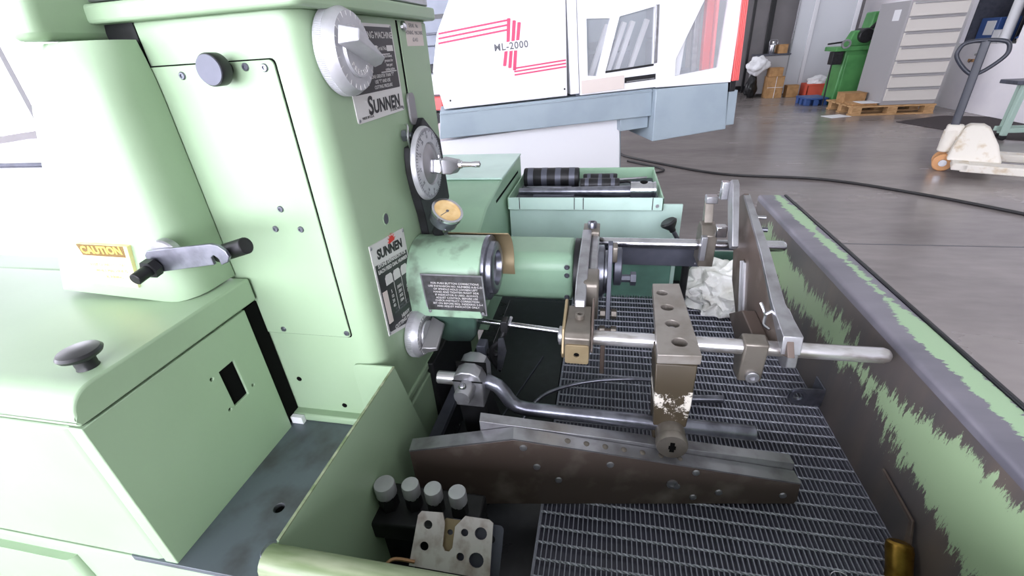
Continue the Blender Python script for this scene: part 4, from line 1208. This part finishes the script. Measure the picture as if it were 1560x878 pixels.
# rear wall of the working space and things inside
L('work_space_back', (-.05, .95, .62, .70, .95, 1.75), 'lathe_g')
L('work_space_floor', (-.05, .95, .05, .65, .93, .99), 'lathe_dk')
for a, b, z0, z1 in ((.06, .12, 1.05, 1.32), (.20, .44, 1.02, 1.16), (.20, .44, 1.19, 1.24), (.62, .74, 1.03, 1.20), (.62, .76, 1.22, 1.42)):
    L('inner_guard', (a, b, .42, .60, z0, z1), 'lathe_dk')
for a in (.12, .24, .30, .40):
    ib = nb(); box(ib, -.015, .015, .38, .41, 0, .34)
    xf(ib, Matrix.Translation((a + .02, 0, 1.02)) @ Matrix.Rotation(R(22), 4, 'Y'))
    obj('inner_rib', ib, 'lathe_w', LA)
# door one: panel with two slanting windows
d1 = [(-.036, .962), (.600, .948), (.700, 1.75), (-.036, 1.75)]
w1 = [(.014, 1.068), (.070, 1.060), (.160, 1.36), (.014, 1.372)]
w2 = [(.125, 1.074), (.430, 1.078), (.430, 1.392), (.215, 1.362)]
w3 = [(.02, 1.475), (.30, 1.50), (.30, 1.70), (.02, 1.70)]
D1 = obj('sliding_door', prism(nb(), d1, 'y', -.02, .012, holes=[w1, w2, w3]), 'lathe_w', LA, bevel=.003)
for wpoly in (w1, w2, w3):
    obj('door_pane', prism(nb(), wpoly, 'y', -.004, .002), 'glass', D1)
obj('window_sill_seal', prism(nb(), [(.125, 1.070), (.432, 1.076), (.432, 1.088), (.125, 1.082)], 'y', -.024, -.018), 'iron', D1)
L('door_plate', (-.030, .245, -.026, -.02, .968, 1.045), 'sticker', D1, bevel=.002)
L('door_slot', (.248, .448, -.023, -.019, .998, 1.030), 'iron', D1, bevel=.001)
L('slot_rail', (.26, .44, -.026, -.022, 1.002, 1.008), 'steel', D1, bevel=.001)
L('door_edge', (.432, .452, -.03, .01, 1.09, 1.40), 'steel', D1, bevel=.003)
text('MAXXTURN', .022, (.13, -.0208, 1.437), AX_Y, 'inkgrey', D1, depth=.0002, sx=1.2)
text('ML', .022, (.27, -.0208, 1.445), AX_Y, 'inkgrey', D1, depth=.0002, sx=1.2)
TEXTS.pop(); TEXTS.pop()
# door two: nearer, with a triangular window
d2 = [(.440, .952), (.935, .925), (.960, 1.75), (.700, 1.75), (.585, 1.36), (.470, 1.06)]
w4 = [(.562, 1.005), (.842, 1.020), (.880, 1.55), (.800, 1.55), (.562, 1.10)]
D2 = obj('sliding_door', prism(nb(), d2, 'y', -.052, -.024, holes=[w4]), 'lathe_w', LA, bevel=.003)
obj('door_pane', prism(nb(), w4, 'y', -.040, -.034), 'glass', D2)
L('door_grip', (.70, .735, .02, .05, 1.0, 1.6), 'steel', D2, bevel=.006)
L('red_inner_post', (.765, .815, .01, .05, .985, 1.7), 'red', LA, bevel=.006)
L('red_inner_post', (.822, .838, .0, .05, .985, 1.7), 'lathe_r', LA, bevel=.004)
# ribbed red guard at the end
RG = thing  # keep the name free
for k in range(4):
    x = .942 + k * .011
    rgb = nb(); box(rgb, x, x + .009, -.06, .02, .93, 1.75)
    xf(rgb, Matrix.Shear('XY', 4, (0, 0)))
    obj('red_rib', rgb, 'lathe_r', LA, bevel=.003)
L('guard_foot', (.945, .985, -.03, .02, .86, .93), 'iron', LA)
# crimson stripe pattern and model number
def stripe(pts):
    obj('stripe', prism(nb(), pts, 'y', -.0135, -.0118), 'pinkred', HS, smooth=0)
for k in range(3):
    z = 1.394 - k * .024
    x0 = -.855 - .005 * k
    stripe([(x0, z - .010), (-.445 - .004 * k, z + .016), (-.445 - .004 * k, z + .026), (x0, z)])
    z = 1.176 - k * .018
    stripe([(-.440, z - .019), (-.118, z - .010), (-.118, z - .001), (-.440, z - .010)])
for k, (a, t, b) in enumerate(((-.455, 1.424, 1.305), (-.425, 1.410, 1.306), (-.397, 1.398, 1.307))):
    stripe([(a - .014, b), (a + .006, b), (a + .024, t - .004), (a + .018, t), (a + .004, t)])
for k, (a, t, b) in enumerate(((-.492, 1.258, 1.180), (-.462, 1.257, 1.166), (-.435, 1.256, 1.150))):
    stripe([(a - .012, b + .004), (a - .006, b), (a + .008, b), (a + .026, t), (a + .006, t)])
text('ML-2000', .052, (-.443, -.0122, 1.281), AX_Y, 'inkgrey', HS, depth=.0004, bold=.0012, space=1.12, sx=1.0)

# grey machine glimpsed between column and lathe
GM = thing('grey_press', 'grey machine with black slots and a red panel between column and lathe', 'machine', (-1.9, 4.6, 0))
obj('press_head', box(nb(), -2.6, -1.335, 4.20, 5.0, 1.30, 1.95), 'grey_m', GM, bevel=.008)
obj('press_body', box(nb(), -2.6, -1.50, 4.22, 5.0, .0, 1.30), 'grey_m', GM, bevel=.008)
obj('head_slot', box(nb(), -2.3, -1.334, 4.19, 4.202, 1.500, 1.532), 'black', GM)
obj('head_rib', box(nb(), -2.3, -1.34, 4.17, 4.202, 1.385, 1.40), 'slate', GM, bevel=.003)
obj('step_trim', box(nb(), -1.512, -1.494, 4.20, 4.23, 1.10, 1.30), 'black', GM)
obj('step_trim', box(nb(), -1.51, -1.335, 4.195, 4.21, 1.295, 1.31), 'black', GM)
obj('white_panel', box(nb(), -2.3, -1.492, 4.15, 4.23, .91, 1.08), 'lathe_w', GM, bevel=.01)
obj('red_panel', box(nb(), -2.3, -1.482, 4.13, 4.23, .78, .895), 'lathe_r', GM, bevel=.01)
obj('valve_box', box(nb(), -1.60, -1.515, 4.15, 4.22, 1.09, 1.16), 'iron', GM, bevel=.006)
obj('foot_box', box(nb(), -2.3, -1.475, 4.15, 4.23, .0, .765), 'iron', GM, bevel=.01)

# pale machine at the far left
LM = thing('pale_machine', 'pale grey machine cover at the far left beyond the belt guard', 'machine', (-2.9, 1.9, 0))
obj('cover', box(nb(), -3.8, -2.35, 1.55, 2.6, .0, .80), 'lathe_w', LM, bevel=.03, seg=3)
obj('cover_band', box(nb(), -3.8, -2.5, 1.60, 2.5, .80, .88), 'lathe_w', LM, bevel=.01)
obj('top_band', box(nb(), -3.8, -2.6, 1.65, 2.4, .88, .90), 'slate', LM, bevel=.005)
obj('side_cover', box(nb(), -3.7, -2.3, 1.40, 1.55, .0, .62), 'lathe_w', LM, bevel=.02)

# ---- cable on the floor
t = nb(); tube(t, [(.18, 5.75, .012), (.241, 5.606, .012), (.56, 5.26, .012), (1.15, 4.75, .012), (1.95, 4.54, .012), (2.5, 4.08, .012), (2.9, 3.59, .012), (3.3, 3.0, .012)], .012, 8, 8)
obj('power_cable', t, 'cablem', None, label='black power cable snaking across the concrete floor', cat='cable')
t = nb(); tube(t, [(.24, 5.38, .011), (.46, 5.16, .011), (.60, 4.98, .011), (.52, 4.84, .011), (.1, 4.72, .011)], .010, 8, 8)
obj('power_cable', t, 'cablem', None, label='short looped black cable beside the white lathe base', cat='cable')
# floor joint
struct('trim_1', box(nb(), -1, 5.2, 3.02, 3.03, 0, .0012), 'inkgrey', smooth=0)

# ---- pallet jack
PJ = thing('pallet_jack', 'white scuffed hand pallet jack with blue grey loop handle', 'pallet jack', (3.20, 4.88, 0), (0, 0, R(-28)))
obj('pump_cover', loft([[(-.10, -.20, .12), (.26, -.20, .12), (.26, .20, .12), (-.10, .20, .12)],
                        [(-.08, -.15, .26), (.20, -.15, .26), (.20, .15, .26), (-.08, .15, .26)],
                        [(-.05, -.09, .38), (.12, -.09, .38), (.12, .09, .38), (-.05, .09, .38)],
                        [(-.02, -.06, .41), (.07, -.06, .41), (.07, .06, .41), (-.02, .06, .41)]]), 'jackw', PJ, bevel=.015, seg=3)
for s in (-1, 1):
    obj('fork', box(nb(), .0, 1.25, s * .27 - .08, s * .27 + .08, .06, .125), 'jackw', PJ, bevel=.008)
    obj('load_roller', cyl(nb(), (1.1, s * .27 - .05, .04), (1.1, s * .27 + .05, .04), .04, n=18), 'orange', PJ)
    obj('steer_wheel', cyl(nb(), (-.11, s * .075 - .03, .075), (-.11, s * .075 + .03, .075), .075, n=28, ch=.008), 'orange', PJ)
    obj('wheel_hub', cyl(nb(), (-.11, s * .11 - .008, .075), (-.11, s * .11 + .008, .075), .030, n=18), 'steel', PJ)
obj('cross_plate', box(nb(), -.06, .05, -.35, .35, .07, .13), 'jackw', PJ, bevel=.01)
obj('pump', cyl(nb(), (-.12, 0, .16), (-.12, 0, .36), .06, n=20, ch=.01), 'jackw', PJ)
PH = obj('handle_bracket', box(nb(), -.17, -.05, -.05, .05, .26, .40), 'jackw', PJ, bevel=.02)
sh = obj('handle_shaft', prism(nb(), rrect(-.03, .03, -.022, .022, .008, 3), 'z', 0, .70), 'jackh', PJ)
# place shaft and loop by moving the finished parts
sh.location = (-.12, 0, .36); sh.rotation_euler = (0, R(-1), 0)
t = nb(); tube(t, [(-.13, 0, .80), (-.06, 0, .85), (.015, 0, .94), (.025, 0, 1.0), (-.01, 0, 1.055), (-.13, 0, 1.07), (-.25, 0, 1.055), (-.285, 0, 1.0), (-.275, 0, .94), (-.20, 0, .85), (-.13, 0, .80)], .016, 12, 5)
obj('handle_loop', t, 'jackh', PJ)
t = nb(); tube(t, [(-.13, 0, 1.0), (-.13, 0, 1.07)], .022, 10)
obj('handle_top', t, 'jackh', PJ)
t = nb(); tube(t, [(-.15, .02, .97), (-.16, .09, .96)], .010, 8)
obj('release_lever', t, 'steel', PJ)

# ---- dark floor mat
MT = thing('floor_mat', 'dark brown mat on the floor in front of the right wall', 'mat', (4.9, 7.2, 0))
obj('mat_sheet', prism(nb(), [(4.0, 7.55), (4.75, 7.95), (5.22, 7.75), (5.22, 5.6), (4.45, 6.2), (4.2, 6.85)], 'z', 0, .008), 'matte', MT)

# ---- filing cabinet with seven drawers on a wooden pallet
PAL = thing('wooden_pallet', 'wooden pallet under the grey drawer cabinet', 'pallet', (4.25, 8.7, 0))
for k in range(5):
    obj('deck_board', box(nb(), 3.68, 4.80, 8.2 + k * .2, 8.36 + k * .2, .116, .140), 'wood', PAL, bevel=.003)
for x in (3.70, 4.18, 4.66):
    for y in (8.205, 8.58, 8.96):
        obj('block', box(nb(), x, x + .13, y, y + .13, .022, .116), 'wood', PAL, bevel=.003)
for y in (8.205, 8.58, 8.96):
    obj('bottom_board', box(nb(), 3.68, 4.80, y, y + .12, 0, .022), 'wood', PAL, bevel=.003)
FCB = thing('drawer_cabinet', 'tall cream grey cabinet of seven drawers standing on a pallet', 'cabinet', (4.35, 8.7, .14))
obj('carcass', box(nb(), 4.06, 4.78, 8.23, 9.05, .14, 1.50), 'cabside', FCB, bevel=.006)
for k in range(7):
    z = .20 + k * .184
    d = obj('drawer', box(nb(), 4.085, 4.765, 8.205, 8.235, z, z + .165), 'drawer', FCB, bevel=.004)
    obj('drawer_pull', prism(nb(), [(8.185, z + .150), (8.210, z + .142), (8.210, z + .168), (8.185, z + .160)], 'x', 4.10, 4.75), 'cabside', d, bevel=.002)
obj('paper_label', box(nb(), 4.0585, 4.0605, 8.42, 8.60, 1.26, 1.40), 'paper', FCB)
for (nm, b6, mt, lab, cat) in (
    ('folded_paper', (4.10, 4.40, 8.35, 8.75, 1.50, 1.515), 'paper', 'loose white paper on top of the drawer cabinet', 'paper'),
    ('cardboard_sheet', (4.42, 4.72, 8.3, 8.8, 1.50, 1.53), 'cardboard', 'flat brown cardboard on top of the drawer cabinet', 'cardboard')):
    obj(nm, box(nb(), *b6), mt, None, label=lab, cat=cat, bevel=.002)

# boxes and papers beside it
def carton(name, b6, lab, m='cardboard', cat='box'):
    th = thing(name, lab, cat, ((b6[0] + b6[1]) / 2, (b6[2] + b6[3]) / 2, b6[4]))
    obj('carton_body', box(nb(), *b6), m, th, bevel=.006)
    obj('carton_flap', box(nb(), b6[0] - .005, b6[1] + .005, b6[2] - .005, (b6[2] + b6[3]) / 2 - .004, b6[5], b6[5] + .006), m, th)
    obj('carton_flap', box(nb(), b6[0] - .005, b6[1] + .005, (b6[2] + b6[3]) / 2 + .004, b6[3] + .005, b6[5], b6[5] + .006), m, th)
    return th
carton('cardboard_box', (3.72, 4.03, 8.62, 8.9, .14, .28), 'open brown box on the pallet beside the drawer cabinet')
obj('cardboard_sheet', box(nb(), 3.70, 4.04, 8.25, 8.55, .141, .175), 'cardboard', None, label='flattened tan cardboard stack at the pallet front corner', cat='cardboard', bevel=.004)
ps = nb(); box(ps, -.16, .16, -.12, .12, .001, .006); xf(ps, Matrix.Translation((3.50, 8.22, 0)) @ Matrix.Rotation(R(18), 4, 'Z'))
obj('paper_sheet', ps, 'paper', None, label='white paper sheet on the floor at the left end of the wooden pallet', cat='paper')
obj('paper_sheet', box(nb(), 3.80, 4.05, 8.21, 8.5, .1755, .180), 'paper', None, label='white paper lying on the flattened cardboard stack', cat='paper')

# ---- bright green machine (saw or grinder) behind the cabinet
GS = thing('green_grinder', 'bright green pedestal machine with dark handwheels behind the drawer cabinet', 'machine', (4.2, 9.7, 0))
obj('pedestal', loft([[(3.88, 9.45, 0), (4.50, 9.45, 0), (4.50, 9.95, 0), (3.88, 9.95, 0)], [(3.92, 9.48, .9), (4.42, 9.48, .9), (4.42, 9.9, .9), (3.92, 9.9, .9)]]), 'green_m', GS, bevel=.02, seg=3)
obj('pedestal_door', box(nb(), 3.95, 4.30, 9.445, 9.475, .12, .80), 'green_m', GS, bevel=.008)
obj('work_table', box(nb(), 3.74, 4.45, 9.42, 9.9, .86, .93), 'green_m', GS, bevel=.01)
obj('back_column', loft([[(4.22, 9.6, .9), (4.60, 9.6, .9), (4.60, 9.95, .9), (4.22, 9.95, .9)], [(4.26, 9.62, 1.42), (4.56, 9.62, 1.42), (4.56, 9.92, 1.42), (4.26, 9.92, 1.42)]]), 'green_m', GS, bevel=.02)
obj('vise_body', loft([[(3.90, 9.46, .93), (4.24, 9.46, .93), (4.24, 9.7, .93), (3.90, 9.7, .93)], [(3.98, 9.5, 1.16), (4.16, 9.5, 1.16), (4.16, 9.66, 1.16), (3.98, 9.66, 1.16)]]), 'green_m', GS, bevel=.02)
obj('motor', cyl(nb(), (4.14, 9.40, 1.08), (4.14, 9.74, 1.08), .11, n=24, ch=.015), 'iron', GS)
obj('handwheel', ring(nb(), (3.86, 9.38, .97), (0, 1, 0), .07, .045, .03, 24), 'steel', GS)
obj('handle_bar', cyl(nb(), (3.62, 9.5, .98), (3.86, 9.5, 1.0), .014, n=10), 'iron', GS)
obj('feed_arm', cyl(nb(), (4.20, 9.46, 1.18), (4.36, 9.46, 1.36), .03, n=12), 'iron', GS)
obj('control_box', box(nb(), 4.34, 4.46, 9.40, 9.47, .70, .86), 'iron', GS, bevel=.01)
obj('side_box', box(nb(), 3.72, 3.88, 9.44, 9.6, .66, .86), 'iron', GS, bevel=.01)
obj('hose_rod', cyl(nb(), (3.76, 9.46, .0), (3.74, 9.46, .66), .012, n=8), 'iron', GS)

# ---- blue pallet, red crate, cartons
BP = thing('blue_pallet', 'blue plastic pallet on the floor by the red crate', 'pallet', (3.68, 9.75, 0))
obj('pallet_deck', box(nb(), 3.48, 3.86, 9.50, 10.0, .10, .13), 'blue', BP, bevel=.008)
for x in (3.49, 3.63, 3.77):
    for y in (9.51, 9.70, 9.89):
        obj('pallet_foot', box(nb(), x, x + .08, y, y + .1, 0, .10), 'blue', BP, bevel=.006)
RCR = thing('red_crate', 'red plastic crate on the floor under a white bag', 'crate', (4.16, 11.0, 0))
obj('crate_wall', box(nb(), 3.94, 4.40, 10.80, 10.82, .02, .24), 'crate', RCR, bevel=.004)
obj('crate_wall', box(nb(), 3.94, 4.40, 11.18, 11.20, .02, .24), 'crate', RCR, bevel=.004)
obj('crate_wall', box(nb(), 3.94, 3.96, 10.80, 11.20, .02, .24), 'crate', RCR, bevel=.004)
obj('crate_wall', box(nb(), 4.38, 4.40, 10.80, 11.20, .02, .24), 'crate', RCR, bevel=.004)
obj('crate_floor', box(nb(), 3.95, 4.39, 10.81, 11.19, 0, .03), 'crate', RCR)
obj('crate_rim', box(nb(), 3.925, 4.415, 10.785, 10.80, .215, .245), 'crate', RCR, bevel=.003)
def bag(name, c, s, seed, lab, m):
    from mathutils import noise
    bm = nb(); bmesh.ops.create_icosphere(bm, subdivisions=4, radius=1)
    for v in bm.verts:
        p = v.co.copy(); k = .85 + .25 * noise.noise(p * 1.8 + V((seed, 0, 0))) + .1 * noise.noise(p * 4 + V((0, seed, 0)))
        v.co = V((p.x * s[0] * k, p.y * s[1] * k, p.z * s[2] * k)) + V(c)
    return obj(name, bm, m, None, smooth=60, label=lab, cat='bag')
bag('plastic_bag', (4.16, 11.0, .27), (.22, .18, .13), 3, 'white plastic bag bulging out of the red crate', 'paper')
carton('cardboard_box', (3.20, 3.50, 10.85, 11.15, 0, .40), 'upright brown carton tied with string on the floor')
carton('cardboard_box', (3.22, 3.46, 10.9, 11.15, .408, .56), 'small brown carton on top of the tied carton')
carton('cardboard_box', (3.60, 3.82, 10.9, 11.1, 0, .22), 'low tan carton against the white door post')
t = nb(); box(t, 3.345, 3.352, 10.842, 10.85, 0, .41); box(t, 3.195, 3.505, 10.842, 10.85, .20, .207)
obj('string', t, 'paper', None, label='white string tied round the upright carton', cat='string')
bag('plastic_bag', (3.0, 11.05, .62), (.24, .16, .20), 8, 'pale sack slumped over the cart left of the cartons', 'paper')
TC2 = thing('tool_cart', 'small grey cart with a lidded can on top behind the cartons', 'cart', (3.3, 11.35, 0))
obj('cart_body', box(nb(), 3.0, 3.62, 11.25, 11.6, .05, .78), 'cabside', TC2, bevel=.01)
obj('cart_shelf', box(nb(), 2.98, 3.64, 11.22, 11.62, .78, .81), 'slate', TC2, bevel=.006)
obj('cart_leg', box(nb(), 2.99, 3.03, 11.24, 11.28, 0, .8), 'slate', TC2)
obj('green_flap', prism(nb(), [(2.86, .50), (2.93, .50), (3.06, .74), (2.99, .76)], 'y', 11.2, 11.24), 'green_m', TC2, bevel=.006)
CN = thing('metal_can', 'shiny metal can standing on the grey cart', 'can', (3.32, 11.42, .81))
obj('can_body', rev(nb(), [(.07, 0), (.075, .01), (.075, .16), (.05, .19), (.03, .20), (.03, .23), (0, .235)], (3.32, 11.42, .81), (0, 0, 1), 24), 'bright', CN)
obj('can_handle', tube(nb(), [(3.25, 11.42, .96), (3.25, 11.42, 1.06), (3.39, 11.42, 1.06), (3.39, 11.42, .96)], .006, 6, 4), 'steel', CN)
carton('cardboard_box', (3.42, 3.58, 11.3, 11.5, .81, .97), 'little carton beside the metal can on the cart')
bag('waste_sack', (2.95, 11.1, .2), (.14, .14, .26), 12, 'black sack on the floor left of the tied carton', 'black')

# leaning profiles on the back wall
for i, (x, m, lab) in enumerate(((2.78, 'black', 'black metal profile leaning on the grey wall, leftmost'), (3.02, 'black', 'black metal profile leaning on the grey wall, middle one'), (3.36, 'black', 'wide black metal profile leaning nearest the glass panels'), (2.83, 'lathe_w', 'thin white metal profile leaning between black profiles'))):
    pr_ = nb(); box(pr_, x, x + (.05 if i < 2 else (.10 if i == 2 else .03)), 12.12, 12.17, 0, 2.6)
    xf(pr_, Matrix.Translation((0, 12.12, 0)) @ Matrix.Rotation(R(-3.5), 4, 'X') @ Matrix.Translation((0, -12.12, 0)))
    obj('wall_profile', pr_, m, None, label=lab, cat='profile', bevel=.004)

# glass partition / door
DR = struct('door_1', box(nb(), 3.96, 4.03, 11.44, 11.52, 0, 2.6), 'frame', bevel=.006)
def dpart(name, b6, m, **k):
    return obj(name, box(nb(), *b6), m, DR, **k)
dpart('door_post', (4.72, 4.79, 11.44, 11.52, 0, 2.6), 'frame', bevel=.006)
dpart('door_post', (3.66, 3.69, 11.44, 11.5, 0, 2.6), 'steel', bevel=.004)
dpart('door_rail', (4.03, 4.72, 11.44, 11.52, 2.5, 2.6), 'frame', bevel=.006)
dpart('door_pane', (4.03, 4.72, 11.475, 11.485, .02, 2.5), 'milky')
dpart('side_pane', (3.69, 3.96, 11.47, 11.48, .02, 2.5), 'milky')
for x, z0, z1 in ((4.08, 0, 1.3), (4.3, 0, 1.9), (4.52, 0, 1.5)):
    obj('film_sheet', box(nb(), x, x + .18, 11.9, 11.92, z0, z1), 'paper', None, label={4.08: 'pale film sheet standing behind the glass, left', 4.3: 'pale film sheet standing behind the glass, tallest', 4.52: 'pale film sheet standing behind the glass, right'}[x], cat='film')

# room behind the right wall opening
SR = struct('wall_side_room', box(nb(), 6.15, 6.2, 7.4, 9.5, 0, 2.6), 'cabside', smooth=0)
SH_ = thing('side_room_shelf', 'dark shelf in the opening of the right wall', 'shelf', (5.6, 8.4, 0))
obj('shelf_board', box(nb(), 5.32, 5.95, 7.87, 8.97, .86, .90), 'cabside', SH_, bevel=.004)
obj('shelf_back', box(nb(), 5.95, 5.99, 7.87, 8.97, 0, 2.3), 'slate', SH_)
obj('shelf_upright', box(nb(), 5.32, 5.95, 7.82, 7.86, 0, 2.3), 'slate', SH_)
obj('shelf_upright', box(nb(), 5.32, 5.95, 8.98, 9.02, 0, 2.3), 'slate', SH_)
RO = thing('film_roll', 'upright white roll standing on the shelf in the wall opening', 'roll', (5.40, 8.32, .90))
obj('roll_body', cyl(nb(), (5.40, 8.32, .90), (5.40, 8.32, 1.42), .06, n=24, ch=.004), 'paper', RO)
obj('roll_core', cyl(nb(), (5.40, 8.32, 1.42), (5.40, 8.32, 1.435), .025, n=16), 'cardboard', RO)
BB = thing('blue_box', 'blue box with a white label on the wall opening shelf', 'box', (5.5, 8.72, .90))
obj('box_body', box(nb(), 5.40, 5.66, 8.55, 8.92, .90, 1.22), 'blue', BB, bevel=.01)
obj('box_label', box(nb(), 5.394, 5.40, 8.60, 8.78, 1.0, 1.18), 'paper', BB)
carton('small_box', (5.36, 5.48, 8.40, 8.53, .901, 1.06), 'small white box between the blue box and the roll', 'paper')
bag('blue_cloth', (5.50, 8.10, .96), (.10, .12, .06), 4, 'bunched blue cloth on the wall opening shelf', 'blue')
bag('beige_cloth', (5.40, 8.00, .94), (.05, .10, .040), 6, 'bunched beige cloth at the front of the shelf', 'sticker')
HK = thing('wall_hook', 'small rusty hook on the white wall under the opening', 'hook', (5.24, 8.55, .68))
obj('hook_plate', box(nb(), 5.235, 5.25, 8.50, 8.62, .66, .70), 'cardboard', HK, bevel=.003)
obj('hook_wire', tube(nb(), [(5.235, 8.56, .68), (5.20, 8.52, .66), (5.19, 8.46, .70)], .008, 6, 4), 'steel_brown', HK)

# ---- mint table at the right edge
MTB = thing('mint_table', 'mint green steel table leg and top at the right edge', 'table', (4.7, 6.2, 0))
for x, y in ((4.35, 6.15), (5.05, 6.15), (4.42, 6.30), (5.05, 6.30)):
    obj('table_leg', box(nb(), x, x + .05, y, y + .05, .05, .58), 'mint', MTB, bevel=.005)
    obj('castor', cyl(nb(), (x + .025, y + .005, .03), (x + .025, y + .045, .03), .03, n=14), 'iron', MTB)
obj('lower_rail', box(nb(), 4.37, 5.08, 6.16, 6.19, .08, .13), 'mint', MTB, bevel=.004)
obj('lower_rail', box(nb(), 4.37, 5.08, 6.31, 6.34, .08, .13), 'mint', MTB, bevel=.004)
obj('table_top', box(nb(), 4.26, 5.2, 6.12, 6.38, .58, .62), 'slate', MTB, bevel=.006)

flush_texts()
